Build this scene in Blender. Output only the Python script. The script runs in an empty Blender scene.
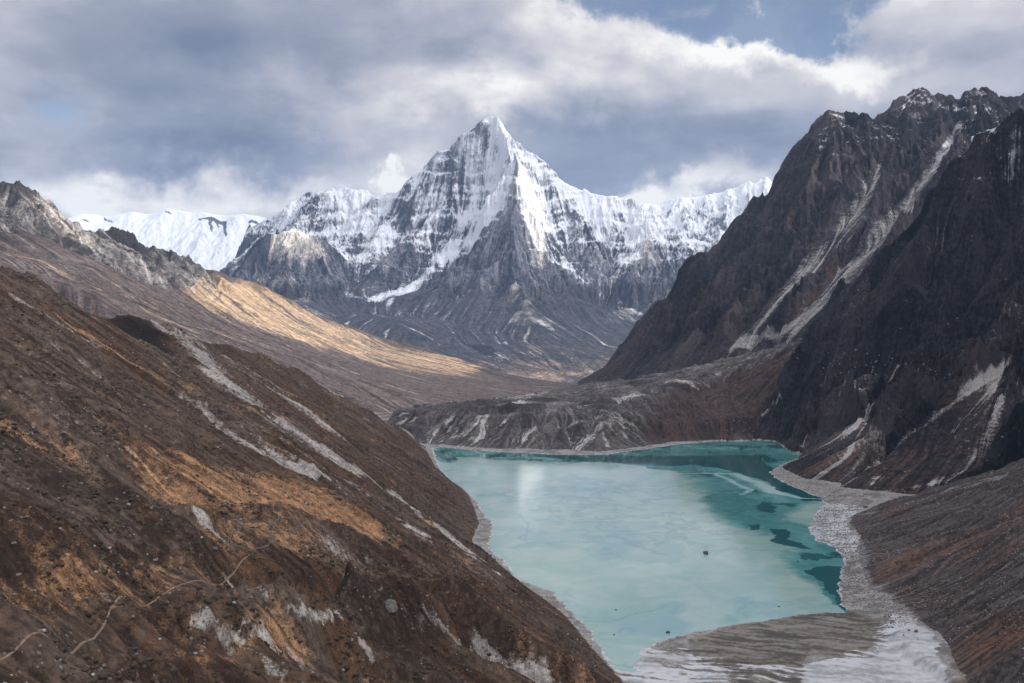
import bpy, math, random, time
import numpy as np
from mathutils import Vector
from mathutils.geometry import delaunay_2d_cdt
T0 = time.time()
Q = 1.0                                     # grid density
F, HOR, CZ = 1098.0, 302.0, 350.0          # focal length in pixels, horizon row, eye height above the lake
f4 = np.float32
SC = bpy.context.scene
COL = SC.collection
def W(px, py, Y): return ((px-512)/F*Y, Y, CZ+(HOR-py)/F*Y)
# ------------------------------------------------------------------ noise
_r = np.random.RandomState(7)
PERM = _r.permutation(256).astype(np.int32)
ANG = _r.rand(256)*2*np.pi
GX, GY = np.cos(ANG).astype(f4), np.sin(ANG).astype(f4)
JX, JY = _r.rand(256).astype(f4), _r.rand(256).astype(f4)
def _h(xi, yi, s): return PERM[(PERM[(xi+s*17) & 255]+yi+s*31) & 255]
def pn(x, y, s=0):
    xf, yf = np.floor(x), np.floor(y)
    xf = xf; xi, yi = xf.astype(np.int32), yf.astype(np.int32)
    x = (x-xf).astype(f4); y = (y-yf).astype(f4)
    u = x*x*x*(x*(x*6-15)+10); v = y*y*y*(y*(y*6-15)+10)
    def g(a, b):
        k = _h(xi+a, yi+b, s); return GX[k]*(x-a)+GY[k]*(y-b)
    a = g(0, 0); b = g(1, 0); c = g(0, 1); d = g(1, 1)
    a = a+u*(b-a); c = c+u*(d-c)
    return (a+v*(c-a))*1.5
def fbm(x, y, L, o=4, s=0, gain=.5):
    t = 0; a = 1.; n = 0
    c, q = math.cos(.6), math.sin(.6)
    x = x/L; y = y/L
    for k in range(o):
        t = t+a*pn(x, y, s+k); n += a; a *= gain
        x, y = (c*x-q*y)*2.03+3.1, (q*x+c*y)*2.03+1.7
    return t/n*1.3
def ridged(x, y, L, o=5, s=0, gain=.5):
    t = 0; a = 1.; n = 0; x = x/L; y = y/L; c, q = math.cos(.9), math.sin(.9); w = 1.
    for k in range(o):
        r = 1-np.abs(pn(x, y, s+k))*1.6; r = np.clip(r, 0, 1)**2
        t = t+a*r*w; n += a; a *= gain; w = np.clip(r*1.6, 0, 1)
        x, y = (c*x-q*y)*2.1+5.3, (q*x+c*y)*2.1+8.1
    return t/n
def ss(a, b, x):
    t = np.clip((x-a)/(b-a), 0, 1); return t*t*(3-2*t)
def blur(a, n, it=1):
    n = max(1, int(round(n*Q)))
    for _ in range(it):
        for ax in (0, 1):
            p = np.concatenate([np.repeat(np.take(a, [0], ax), n, ax), a, np.repeat(np.take(a, [-1], ax), n+1, ax)], ax)
            c = np.cumsum(p, ax, dtype=np.float64)
            m = a.shape[ax]
            if ax == 0: a = (c[2*n+1:2*n+1+m]-c[:m])/(2*n+1)
            else: a = (c[:, 2*n+1:2*n+1+m]-c[:, :m])/(2*n+1)
    return a.astype(f4)
# ------------------------------------------------------------------ terrain grid
class Grid:
    def __init__(s, u0, u1, nu, y0, y1, nv, polar=True):
        nu, nv = int(nu*Q), int(nv*Q); s.wc = {}
        s.polar = polar; s.u0, s.u1, s.nu, s.nv = u0, u1, nu, nv
        s.v0, s.v1 = (math.log(y0), math.log(y1)) if polar else (y0, y1)
        s.du = (u1-u0)/(nu-1); s.dv = (s.v1-s.v0)/(nv-1)
        U, V = np.meshgrid(np.linspace(u0, u1, nu), np.linspace(s.v0, s.v1, nv))
        s.U = U
        if polar: s.Y = np.exp(V); s.X = U*s.Y
        else: s.X = U; s.Y = V
        s.X = s.X.astype(f4); s.Y = s.Y.astype(f4); s.U = s.U.astype(f4)
        s.H = np.zeros_like(s.X, dtype=f4); s.att = {}
    def idx(s, x, y):
        if s.polar: return (x/y-s.u0)/s.du, (np.log(np.maximum(y, 1))-s.v0)/s.dv
        return (x-s.u0)/s.du, (y-s.v0)/s.dv
    def samp(s, A, x, y):
        i, j = s.idx(x, y)
        i = np.clip(i, 0, s.nu-1.001); j = np.clip(j, 0, s.nv-1.001)
        i0 = i.astype(np.int32); j0 = j.astype(np.int32); fi = (i-i0).astype(f4); fj = (j-j0).astype(f4)
        k = j0*s.nu+i0; R = A.ravel()
        a = R[k]; b = R[k+1]; c = R[k+s.nu]; d = R[k+s.nu+1]
        a = a+fi*(b-a); c = c+fi*(d-c)
        return a+fj*(c-a)
    def grad(s, H):
        hv, hu = np.gradient(H, s.dv, s.du)
        if s.polar: return (hu/s.Y).astype(f4), ((hv-s.U*hu)/s.Y).astype(f4)
        return hu.astype(f4), hv.astype(f4)
    def tin(s, lines, pts, soft=0):
        vs = []; es = []
        zs = []
        def add(p):
            vs.append(Vector((p[0], p[1]))); zs.append(p[2]); return len(vs)-1
        for L in lines:
            k = [add(p) for p in L]
            es += list(zip(k[:-1], k[1:]))
        for p in pts: add(p)
        V, E, T, ov, _, _ = delaunay_2d_cdt(vs, es, [], 0, 1e-3)
        V = np.array([(v.x, v.y) for v in V]); Z = np.zeros(len(V))
        ov = list(ov)
        for i, o in enumerate(ov):
            if o: Z[i] = zs[o[0]]
            else:
                d = [(V[i][0]-v.x)**2+(V[i][1]-v.y)**2 for v in vs]
                q = np.argsort(d)[:3]; w = 1/(np.array(d)[q]+1); Z[i] = (np.array(zs)[q]*w).sum()/w.sum()
        H = np.full(s.X.shape, np.nan)
        for t in T:
            p = V[list(t)]; z = Z[list(t)]
            if s.polar:
                uu = p[:, 0]/np.maximum(p[:, 1], 1); vv = np.log(np.maximum(p[:, 1], 1))
            else: uu, vv = p[:, 0], p[:, 1]
            # in polar space the triangle's edges bulge a little: pad the box
            i0 = int(max(0, (uu.min()-s.u0)/s.du-6)); i1 = int(min(s.nu-1, (uu.max()-s.u0)/s.du+6))
            j0 = int(max(0, (vv.min()-s.v0)/s.dv-2)); j1 = int(min(s.nv-1, (vv.max()-s.v0)/s.dv+2))
            if i1 < i0 or j1 < j0: continue
            x = s.X[j0:j1+1, i0:i1+1]; y = s.Y[j0:j1+1, i0:i1+1]
            d = (p[1, 1]-p[2, 1])*(p[0, 0]-p[2, 0])+(p[2, 0]-p[1, 0])*(p[0, 1]-p[2, 1])
            if abs(d) < 1e-6: continue
            a = ((p[1, 1]-p[2, 1])*(x-p[2, 0])+(p[2, 0]-p[1, 0])*(y-p[2, 1]))/d
            b = ((p[2, 1]-p[0, 1])*(x-p[2, 0])+(p[0, 0]-p[2, 0])*(y-p[2, 1]))/d
            c = 1-a-b; m = (a >= -1e-6) & (b >= -1e-6) & (c >= -1e-6)
            H[j0:j1+1, i0:i1+1][m] = (a*z[0]+b*z[1]+c*z[2])[m]
        bad = np.isnan(H)
        if bad.any():
            H[bad] = -600.
        H = H.astype(f4)
        if soft: H = blur(H, soft, 2)
        s.H = H
    def hit(s, px, py, H=None):
        H = s.H if H is None else H
        y0, y1 = (math.exp(s.v0), math.exp(s.v1)) if s.polar else (max(s.v0, 5), s.v1)
        Y = np.linspace(y0, y1, 1500); X = (px-512)/F*Y; Z = CZ+(HOR-py)/F*Y
        d = s.samp(H, X, Y)-Z
        k = np.argmax(d >= 0) if (d >= 0).any() else np.argmax(d/Y)
        return X[k], Y[k]
    def stroke(s, pts, w, warp=0, H=None):
        """mask of a band along a line given by seen points; w in metres (scalar or per point)"""
        P = [s.hit(a, b, H) for a, b in pts]
        return s.wstroke(P, w, warp)
    def warped(s, warp, L):
        k = (warp, L)
        if k not in s.wc: s.wc[k] = ((s.X+warp*fbm(s.X, s.Y, L, 5, 11, .6)).astype(f4), (s.Y+warp*fbm(s.X, s.Y, L, 5, 19, .6)).astype(f4))
        return s.wc[k]
    def wstroke(s, P, w, warp=0):
        ws = w if hasattr(w, '__len__') else [w]*len(P)
        X, Y = s.warped(warp, warp*5) if warp else (s.X, s.Y)
        M = np.zeros(s.X.shape, f4)
        px = [p[0] for p in P]; py = [p[1] for p in P]; R = max(ws)
        sel = np.nonzero((X > min(px)-R) & (X < max(px)+R) & (Y > min(py)-R) & (Y < max(py)+R))
        X = X[sel]; Y = Y[sel]; m = np.zeros(X.shape, f4)
        for (a, b, wa, wb) in zip(P[:-1], P[1:], ws[:-1], ws[1:]):
            dx, dy = b[0]-a[0], b[1]-a[1]; L = dx*dx+dy*dy+1e-6
            t = np.clip(((X-a[0])*dx+(Y-a[1])*dy)/L, 0, 1)
            d = np.hypot(X-a[0]-t*dx, Y-a[1]-t*dy)
            m = np.maximum(m, np.clip(1-d/(wa+t*(wb-wa)), 0, 1).astype(f4))
        M[sel] = m
        return M
    def poly(s, pts, soft, warp=0, H=None):
        P = [s.hit(a, b, H) for a, b in pts]
        return s.wpoly(P, soft, warp)
    def wpoly(s, P, soft, warp=0, octs=3):
        X, Y = s.X, s.Y
        if warp: X, Y = s.warped(warp, warp*4)
        if soft is not None:
            px = [p[0] for p in P]; py = [p[1] for p in P]; R = soft
            sel = np.nonzero((X > min(px)-R) & (X < max(px)+R) & (Y > min(py)-R) & (Y < max(py)+R))
            X = X[sel]; Y = Y[sel]
        ins = np.zeros(X.shape, bool); D = np.full(X.shape, 1e9, f4)
        for a, b in zip(P, P[1:]+P[:1]):
            dx, dy = b[0]-a[0], b[1]-a[1]; L = dx*dx+dy*dy+1e-6
            t = np.clip(((X-a[0])*dx+(Y-a[1])*dy)/L, 0, 1)
            D = np.minimum(D, np.hypot(X-a[0]-t*dx, Y-a[1]-t*dy))
            c = ((a[1] > Y) != (b[1] > Y)) & (X < dx*(Y-a[1])/(dy if abs(dy) > 1e-9 else 1e-9)+a[0])
            ins ^= c
        sd = np.where(ins, D, -D)
        if soft is None: return sd.astype(f4)
        M = np.zeros(s.X.shape, f4); M[sel] = ss(-soft, soft, sd).astype(f4)
        return M
    def lic(s, N, step, n, Hs=None):
        gx, gy = s.grad(s.H if Hs is None else Hs)
        l = np.hypot(gx, gy)+1e-4; gx = (gx/l).astype(f4); gy = (gy/l).astype(f4)
        x, y = s.X.copy(), s.Y.copy(); A = N.copy(); w = 1
        for k in range(n):
            a = s.samp(gx, x, y); b = s.samp(gy, x, y); x += a*step; y += b*step
            A += s.samp(N, x, y); w += 1
        A /= w
        return np.clip((A-A.mean())/(A.std()+1e-6), -1.9, 1.9).astype(f4)
    def erode(s, L, amp, octs=5, gain=.5, seed=0, smin=.15, smax=.7, lac=2.0, mask=None):
        """gullies running down the fall line, octave on octave"""
        Hs = blur(s.H, 3, 2)
        gx, gy = s.grad(Hs)
        rid = np.zeros(s.X.shape, f4); add = np.zeros(s.X.shape, f4)
        a = amp; tot = 0; 
        for o in range(octs):
            g = np.hypot(gx, gy); inv = 1/(g+1e-3)
            qx, qy = (-gy*inv).astype(f4), (gx*inv).astype(f4)     # along the contour
            x, y = (s.X/L+o*7.3).astype(f4), (s.Y/L+o*3.1).astype(f4)
            cx, cy = np.floor(x).astype(np.int32), np.floor(y).astype(np.int32)
            C = np.zeros(x.shape, f4); S = np.zeros(x.shape, f4); Wt = np.zeros(x.shape, f4)+1e-4
            for i in (-1, 0, 1):
                for j in (-1, 0, 1):
                    k = _h(cx+i, cy+j, seed+o)
                    dx = x-(cx+i+JX[k]); dy = y-(cy+j+JY[k])
                    w = np.clip(1-(dx*dx+dy*dy), 0, 1)**2
                    ph = (dx*qx+dy*qy)*6.2832
                    C += w*np.cos(ph); S += w*np.sin(ph); Wt += w
            C /= Wt; S /= Wt
            mag = np.clip(np.hypot(C, S)*1.6, 0, 1); t = np.abs(np.arctan2(S, C))/np.pi
            r = (1-t)**1.15*mag+.45*(1-mag)-.45
            m = ss(smin, smax, g)
            if mask is not None: m = m*mask
            add += a*m*r; rid += r*m*(gain**o); tot += gain**o
            # follow the new gullies with the next octave
            d = -np.sign(S)*mag*m*a/L*2.0
            gx = gx+d*qx; gy = gy+d*qy
            a *= gain; L /= lac
        s.H = s.H+add; s.att['rid'] = rid/tot*2
        return rid
    def build(s, name, mat, label=None, drop=None):
        n = s.nu*s.nv
        co = np.empty((n, 3), f4); co[:, 0] = s.X.ravel(); co[:, 1] = s.Y.ravel(); co[:, 2] = s.H.ravel()
        i = np.arange(s.nu-1)[None, :]+np.arange(s.nv-1)[:, None]*s.nu
        q = np.stack([i, i+1, i+s.nu+1, i+s.nu], -1).reshape(-1, 4)
        if drop is not None:
            kf = ~drop.ravel(); keep = kf[q].any(1); q = q[keep]
            used = np.unique(q); mp = np.full(n, -1, np.int32); mp[used] = np.arange(len(used)); q = mp[q]; co = co[used]
        else: used = None
        me = bpy.data.meshes.new(name)
        me.vertices.add(len(co)); me.vertices.foreach_set('co', co.ravel())
        me.loops.add(q.size); me.loops.foreach_set('vertex_index', q.ravel().astype(np.int32))
        me.polygons.add(len(q)); me.polygons.foreach_set('loop_start', (np.arange(len(q))*4).astype(np.int32))
        me.polygons.foreach_set('use_smooth', np.ones(len(q), bool))
        me.update(calc_edges=True)
        for k, a in s.att.items():
            a = a.ravel() if used is None else a.ravel()[used]
            me.attributes.new(k, 'FLOAT', 'POINT').data.foreach_set('value', a.astype(f4))
        me.materials.append(mat)
        o = bpy.data.objects.new(name, me); COL.objects.link(o)
        o['kind'] = 'structure'
        if label: o['label'] = label
        print('built', name, len(co), round(time.time()-T0, 1))
        return o
# ------------------------------------------------------------------ node helpers
class NT:
    def __init__(s, nt): s.nt = nt; s.N = nt.nodes; s.L = nt.links; s.N.clear()
    def n(s, t, **k):
        x = s.N.new(t)
        for a, b in k.items(): setattr(x, a, b)
        return x
    def put(s, sock, v):
        if isinstance(v, bpy.types.NodeSocket): s.L.new(v, sock)
        elif v is not None:
            if hasattr(v, '__len__') and len(v) == 3 and sock.type == 'RGBA': v = (*v, 1)
            sock.default_value = v
    def m(s, op, a, b=None, c=None, clamp=False):
        x = s.n('ShaderNodeMath', operation=op, use_clamp=clamp)
        s.put(x.inputs[0], a)
        if b is not None: s.put(x.inputs[1], b)
        if c is not None: s.put(x.inputs[2], c)
        return x.outputs[0]
    def vm(s, op, a, b=None):
        x = s.n('ShaderNodeVectorMath', operation=op); s.put(x.inputs[0], a)
        if b is not None:
            s.put(x.inputs['Scale'] if op == 'SCALE' else x.inputs[1], b)
        return x.outputs['Value'] if op in ('DOT_PRODUCT', 'LENGTH') else x.outputs[0]
    def mix(s, f, a, b, bt='MIX'):
        x = s.n('ShaderNodeMix', data_type='RGBA', blend_type=bt)
        s.put(x.inputs[0], f); s.put(x.inputs[6], a); s.put(x.inputs[7], b); return x.outputs[2]
    def mapr(s, v, a, b, c=0, d=1, smooth=True):
        x = s.n('ShaderNodeMapRange', interpolation_type='SMOOTHSTEP' if smooth else 'LINEAR')
        s.put(x.inputs[0], v); x.inputs[1].default_value = a; x.inputs[2].default_value = b; x.inputs[3].default_value = c; x.inputs[4].default_value = d
        return x.outputs[0]
    def noise(s, vec, sc, det=4, rough=.55, dist=0, lac=2):
        x = s.n('ShaderNodeTexNoise'); s.put(x.inputs['Vector'], vec)
        x.inputs['Scale'].default_value = sc; x.inputs['Detail'].default_value = det
        x.inputs['Roughness'].default_value = rough; x.inputs['Distortion'].default_value = dist; x.inputs['Lacunarity'].default_value = lac
        return x.outputs['Fac']
    def attr(s, n):
        x = s.n('ShaderNodeAttribute'); x.attribute_name = n; return x.outputs['Fac']
    def scalev(s, vec, v):
        x = s.n('ShaderNodeMapping'); s.put(x.inputs[0], vec); x.inputs['Scale'].default_value = v; return x.outputs[0]
def newmat(name):
    m = bpy.data.materials.new(name); m.use_nodes = True
    return m, NT(m.node_tree)
def terrain_mat(name, S, cols, edge=.35, bump=1., spec=.2, bumpd=None, speck=0., soft=.24, stk=.1, tuft=0):
    """S: size in metres of the coarse pattern. cols: rock, rock2, soil, grass, scree, snow, each switched on by its mask"""
    m, T = newmat(name)
    P = T.n('ShaderNodeNewGeometry').outputs['Position']
    nA = T.noise(P, 1/S, 6, .6); nB = T.noise(P, 5/S, 6, .65, .3); nC = T.noise(P, 24/S, 5, .7)
    st = T.attr('streak')
    f = T.m('MULTIPLY_ADD', st, .16, T.m('MULTIPLY_ADD', nB, .9, T.m('MULTIPLY', nA, .5)))
    c = T.mix(T.mapr(f, .5, .95), cols['rock'], cols['rock2'])
    det = T.m('MULTIPLY_ADD', T.m('SUBTRACT', nC, .5), 1.3, T.m('MULTIPLY', T.m('SUBTRACT', nB, .5), 1.2))
    def layer(c, key, colr, e):
        a = T.attr(key)
        q = T.mapr(T.m('MULTIPLY_ADD', det, e, a), .5-soft, .5+soft)
        return T.mix(q, c, colr), q
    qs = None
    for key in ('soil', 'grass', 'scree', 'dark', 'snow'):
        if key not in cols: continue
        col = cols[key]
        if isinstance(col, tuple) and isinstance(col[0], tuple):
            col = T.mix(T.mapr(T.m('MULTIPLY_ADD', st, .1, T.m('ADD', T.m('MULTIPLY', nB, .5), T.m('MULTIPLY', nC, .5))), .35, .65), col[0], col[1])
        c, q = layer(c, key, col, edge)
        if key == 'snow': qs = q
    # tonal mottling of stones and tufts
    v = T.mapr(T.m('ADD', T.m('MULTIPLY', nC, .6), T.m('MULTIPLY', nB, .4)), .3, .7, .62, 1.38)
    v = T.m('MULTIPLY', v, T.m('MULTIPLY_ADD', st, stk, 1))
    if qs is not None: v = T.m('ADD', T.m('MULTIPLY', v, T.m('SUBTRACT', 1, qs)), T.m('MULTIPLY', qs, 1.0))
    x = T.n('ShaderNodeMix', data_type='RGBA', blend_type='MULTIPLY'); x.inputs[0].default_value = 1
    T.put(x.inputs[6], c); T.L.new(v, x.inputs[7]); c = x.outputs[2]
    if tuft:
        q = T.m('MULTIPLY', T.mapr(T.noise(P, tuft, 4, .7), .54, .60), T.mapr(T.noise(P, tuft/12, 4), .42, .58))
        c = T.mix(T.m('MULTIPLY', q, .8), c, (.035, .026, .02))
    if speck:
        vo = T.n('ShaderNodeTexVoronoi'); T.put(vo.inputs['Vector'], P); vo.inputs['Scale'].default_value = speck
        s_ = T.m('MULTIPLY', T.mapr(vo.outputs['Distance'], .12, .22, 1, 0), T.mapr(T.noise(P, speck/9, 3), .5, .62))
        c = T.mix(T.m('MULTIPLY', s_, .55), c, cols.get('speck', (.34, .32, .3)))
    B = T.n('ShaderNodeBsdfPrincipled'); T.put(B.inputs['Base Color'], c)
    B.inputs['Roughness'].default_value = .92; B.inputs['Specular IOR Level'].default_value = spec
    bp = T.n('ShaderNodeBump'); bp.inputs['Distance'].default_value = bumpd or S*.06; bp.inputs['Strength'].default_value = bump
    T.put(bp.inputs['Height'], T.m('ADD', T.m('MULTIPLY', nB, 1.0), T.m('MULTIPLY', nC, .35)))
    T.L.new(bp.outputs[0], B.inputs['Normal'])
    o = T.n('ShaderNodeOutputMaterial'); T.L.new(B.outputs[0], o.inputs[0])
    return m
GR = (0, 1)
# ================================================================== SHORE and LAKE
def z0(px, py, z=0):                       # where the ground at height z is seen at this point
    Y = (CZ-z)*F/(py-HOR); return ((px-512)/F*Y, Y)
WATER = [z0(*p) for p in [(433,449),(441,447),(470,450),(500,452),(560,455),(600,455),(640,450),(680,444),(724,441),(745,439),(777,442),(797,450),(803,455),
  (785,463),(769,472),(778,480),(800,490),(821,498),(824,503),(815,515),(809,530),(815,540),(835,548),(844,558),(840,575),(838,590),(841,603),(848,613),
  (800,614),(765,621),(730,626),(690,634),(655,642),(640,652),(632,672),(618,669),(601,647),(589,628),(573,613),(553,592),(520,580),(505,563),(490,548),(493,525),(478,503),(458,490),(444,474),(437,462)]]
S = Grid(-.45, .62, 900, 500, 3300, 900)
sd = S.wpoly(WATER, None, 7, 4)
n1 = fbm(S.X, S.Y, 60, 5, 3)
land = np.maximum(-sd, 0)
S.H = np.where(sd < 0, .15+.07*land*(1+.3*n1), -.25*sd).astype(f4)
S.H = np.minimum(S.H, 6+.02*land)
S.H += (.8*fbm(S.X, S.Y, 14, 4, 9)*ss(4, 30, land)).astype(f4)
flatm = S.wpoly([z0(*p) for p in [(610,668),(640,645),(700,628),(765,612),(850,606),(880,615),(900,650),(950,690),(960,760),(560,760)]], 8, 10)
S.H = S.H*(1-flatm)+flatm*np.where(sd < 0, .25+.5*np.abs(fbm(S.X, S.Y, 50, 4, 2)), S.H).astype(f4)
# ================================================================== A  near left hillside
def xs(Y): return 295-.186*Y
def PL(px, py, dz=0, k=.6):                # point of the planar hillside seen at px,py, raised by dz
    a = (px-512)/F; b = (HOR-py)/F
    Y = (CZ-k*295)/(k*(-.186-a)-b)
    return (a*Y, Y, CZ+b*Y+dz)
def pl(x, Y): return (x, Y, .6*(xs(Y)-x))
crest = [W(-60,240,1150), W(0,265,1250), W(44,282,1400), W(76,297,1480), W(117,310,1560), W(138,312,1620), W(160,320,1700), W(205,340,1830), W(238,345,1950), W(282,363,2080), W(297,372,2150),
         W(340,391,2250), W(376,414,2400), W(405,428,2550), W(420,440,2680), W(426,446,2700)]
shore = [z0(429,450)+(-2,), z0(440,474)+(1,), z0(462,487)+(1,), z0(472,497)+(1,), z0(482,523)+(1,), z0(474,542)+(1,), z0(491,559)+(1,), z0(512,577)+(1,), z0(546,599)+(1,), z0(570,618)+(1,), z0(590,643)+(1,), z0(603,657)+(1,), z0(628,685)+(1,), (150,900,0), (190,700,0), (260,400,-5)]
below = [(x+25, y+4, -9) for x, y, z in shore]
below2 = [(x+160, y, -60) for x, y, z in shore]
behind = [(x-120, y+330, z-190) for x, y, z in crest]
behind2 = [(x-400, y+1000, -250) for x, y, z in crest]
A = Grid(-.58, .34, 1000, 200, 3400, 1600)
inn = [PL(60,400), PL(150,430,6), PL(250,440,-6), PL(330,460,2), PL(400,500,8), PL(200,500,-8), PL(290,505,-4), PL(350,520,12), PL(260,545,6), PL(100,520,4), PL(0,560,8), PL(120,600,-4), PL(200,600,6), PL(420,570,4),
       PL(470,600,4), PL(330,600,-4), PL(440,650,-2), PL(520,655,3), PL(300,660,-6), PL(120,680,4), PL(560,670,0), PL(0,350,4), PL(30,470,-3)]
A.tin([crest, shore, below, below2, behind, behind2], inn+[pl(-100,300), pl(-300,300), pl(60,450), pl(-500,700), pl(-900,900), pl(-900,500), pl(-300,100), (300,100,-60), (600,300,-120)], 5)
def bumpA(px, py, r, h, e=1., ang=0):
    x, y = A.hit(px, py); dx = A.X-x; dy = A.Y-y; c, q = math.cos(ang), math.sin(ang)
    a = (dx*c+dy*q)/r; b = (-dx*q+dy*c)/(r*e)
    A.H += (h*np.exp(-(a*a+b*b))).astype(f4)
H0 = A.H.copy(); HT = H0.copy()
# broad relief: spurs and hollows running down the slope
A.H += (9*fbm(A.X, A.Y, 170, 3, 4)*ss(4, 60, A.H)).astype(f4)
# scoop behind the crest
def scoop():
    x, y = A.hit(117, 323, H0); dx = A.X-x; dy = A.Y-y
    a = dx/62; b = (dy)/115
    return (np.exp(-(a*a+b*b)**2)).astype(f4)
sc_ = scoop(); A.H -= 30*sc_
# spurs in the foreground: crest line bands pushed up, gullies cut down
for pts, w, h in [([(360,622),(440,622),(480,640),(530,668),(580,700)], 28, 27), ([(200,618),(270,612),(345,618)], 20, 13),
                  ([(265,520),(330,540),(400,575),(470,625)], 34, 10)]:
    mm = A.stroke(pts, w, 3, H0); A.H += h*mm*mm*(3-2*mm)
for pts, w, h in [([(345,655),(400,668),(450,700)], 26, 22), ([(90,640),(200,672),(250,690)], 20, 12), ([(230,572),(300,600),(420,606),(520,645)], 26, 15), ([(150,590),(200,606),(260,606)], 16, 8)]:
    mm = A.stroke(pts, w, 3, H0); A.H -= h*mm*mm*(3-2*mm)
slopeup = ss(3, 40, A.H)
A.erode(120, 11, 5, .52, 3, .1, .5, 2.0, slopeup*(1-.7*sc_))
A.H += ((1.6*fbm(A.X, A.Y, 30, 4, 13, .6)+.55*ridged(A.X, A.Y, 7, 3, 40))*slopeup).astype(f4)
PATHS = [[(-12,648),(0,645),(25,637),(60,627),(90,615),(120,603),(140,592),(150,586),(190,576),(215,567),(240,557),(250,553)], [(305,527),(330,529),(352,538)]]
PW = []
for pp in PATHS:
    P_ = [A.hit(*p, HT) for p in pp]; q_ = []
    for a, b_ in zip(P_[:-1], P_[1:]):
        n_ = max(1, int(math.hypot(b_[0]-a[0], b_[1]-a[1])/1.5)); q_ += [(a[0]+(b_[0]-a[0])*j/n_, a[1]+(b_[1]-a[1])*j/n_) for j in range(n_)]
    q_ = np.array(q_)
    for _ in range(60): q_[1:-1] = (q_[:-2]+q_[1:-1]*2+q_[2:])/4
    PW.append(q_)
sm_ = blur(A.H, 9, 3)
for q_ in PW:
    mm = ss(.1, .75, A.wstroke([tuple(p) for p in q_[::6]], 16)); A.H = A.H*(1-mm)+sm_*mm
A.H = np.minimum(A.H, np.where(np.hypot(A.X, A.Y) < 290, 346-.42*np.hypot(A.X, A.Y), 1e9)).astype(f4)
Z = A.H; H0 = blur(A.H, 7, 2)
Nz = (pn(A.X/4, A.Y/4, 60)+.7*pn(A.X/8, A.Y/8, 61)).astype(f4)
st1 = A.lic(Nz, 3.2, 26, H0)
Nb = (pn(A.X/14, A.Y/14, 62)+.7*pn(A.X/5, A.Y/5, 66)).astype(f4); st2 = A.lic(Nb, 9, 22, H0)
A.att['streak'] = np.clip(st1, -3, 3)
gold = .13+.5*fbm(A.X, A.Y, 100, 6, 21, .6)+.14*st2+.08*st1+.1*fbm(A.X, A.Y, 20, 4, 26)
for pts, w, v in [([(180,500),(240,490),(300,500),(350,520)], 60, .75), ([(235,535),(270,540),(320,540)], 34, .5), ([(60,320),(150,375),(230,410),(300,430)], 18, .35), ([(130,330),(180,345),(250,390)], 16, .3),
                  ([(0,430),(60,460),(140,510),(220,545)], 26, .3), ([(240,510),(330,560),(420,600),(520,650)], 26, .28), ([(0,610),(60,600),(130,590),(200,570)], 18, .3), ([(200,660),(260,640),(290,632)], 14, .45), ([(200,570),(250,580)], 14, .35)]:
    gold += v*A.stroke(pts, w, 8, H0)
scree = -.20+.17*st1+.20*st2+.2*fbm(A.X, A.Y, 60, 5, 31)
for pts, w, v in [([(150,316),(185,345),(230,385),(290,430),(350,470),(400,500)], [24,48,54,46,32,16], .78), ([(165,330),(235,365),(290,400),(330,430)], [30,50,46,26], .6), ([(150,318),(185,345),(230,385),(290,430),(350,470),(400,500)], [10,16,14,12,9,7], .4),
                  ([(0,395),(60,415),(110,440),(150,468)], [14,22,22,10], .3), ([(15,300),(60,325),(95,345)], 9, .8), ([(130,340),(200,395),(260,440),(300,470)], 22, .4), ([(0,340),(60,375),(150,425),(230,465)], [16,20,20,12], .22),
                  ([(185,400),(240,440),(270,455)], 14, .6), ([(230,440),(300,470),(330,480)], 12, .5), ([(380,490),(430,525),(480,560),(510,585)], 9, .7), ([(400,500),(450,540),(500,580)], [14,12,8], .55), ([(330,385),(400,430),(430,452)], 20, .6), ([(300,385),(370,425)], 14, .4),
                  ([(280,440),(340,480),(400,520),(440,550)], 16, .5), ([(60,350),(130,400)], 12, .4), ([(300,470),(360,500),(420,535)], 14, .35),
                  ([(195,516),(215,535)], 7, .9), ([(230,585),(262,600)], 4, .5), ([(195,620),(240,638),(290,658),(340,690)], [4,6,7,7], .62), ([(230,650),(280,675)], 5, .55),
                  ([(285,610),(345,612),(400,622),(440,625),(480,642),(540,675)], [3,4,5,6,8,11], .68), ([(357,618),(364,640),(375,660)], [6,4,3], .9), ([(480,650),(560,690)], 9, .4), ([(330,545),(400,570),(450,600)], 10, .5), ([(280,515),(330,545)], 8, .35)]:
    m_ = A.stroke(pts, w, 7, H0); scree += v*np.sqrt(m_)*(1+.25*np.clip(st2, -2, 2)+.1*np.clip(st1, -2, 2))
scree += .9*ss(4, 1.5, Z)+.22*ss(.7, 1.2, np.hypot(*A.grad(Z)))-.3*A.poly([(170,590),(350,590),(350,683),(170,683)], 25, 10, H0)
soil = .45+.45*fbm(A.X, A.Y, 130, 5, 41)+.2*st2-.1*ss(250, 330, Z)
soil += 1.0*sc_  # fills the hollow with the darker tone, part of its painted shade
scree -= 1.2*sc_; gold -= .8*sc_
for pts, w in [([(340,640),(420,650),(480,680)], 26), ([(200,565),(330,590),(420,610)], 24), ([(250,455),(330,470)], 12)]:
    mm = A.stroke(pts, w, 6, H0); gold -= .4*mm; soil += .5*mm
A.att['dark'] = np.clip(1.8*sc_-.15+.62*fbm(A.X, A.Y, 75, 6, 47, .62)+.1*st2+.22*ss(1300, 700, A.Y)-.35*(gold > .5), -.5, 1.2)  # sc_ paints the hollow's shade into the colour; the rest is dark scrub
A.att.update(grass=np.clip(gold, -.5, 1.3), scree=np.clip(scree, -.5, 1.3), soil=np.clip(soil, -.5, 1.3))
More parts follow.
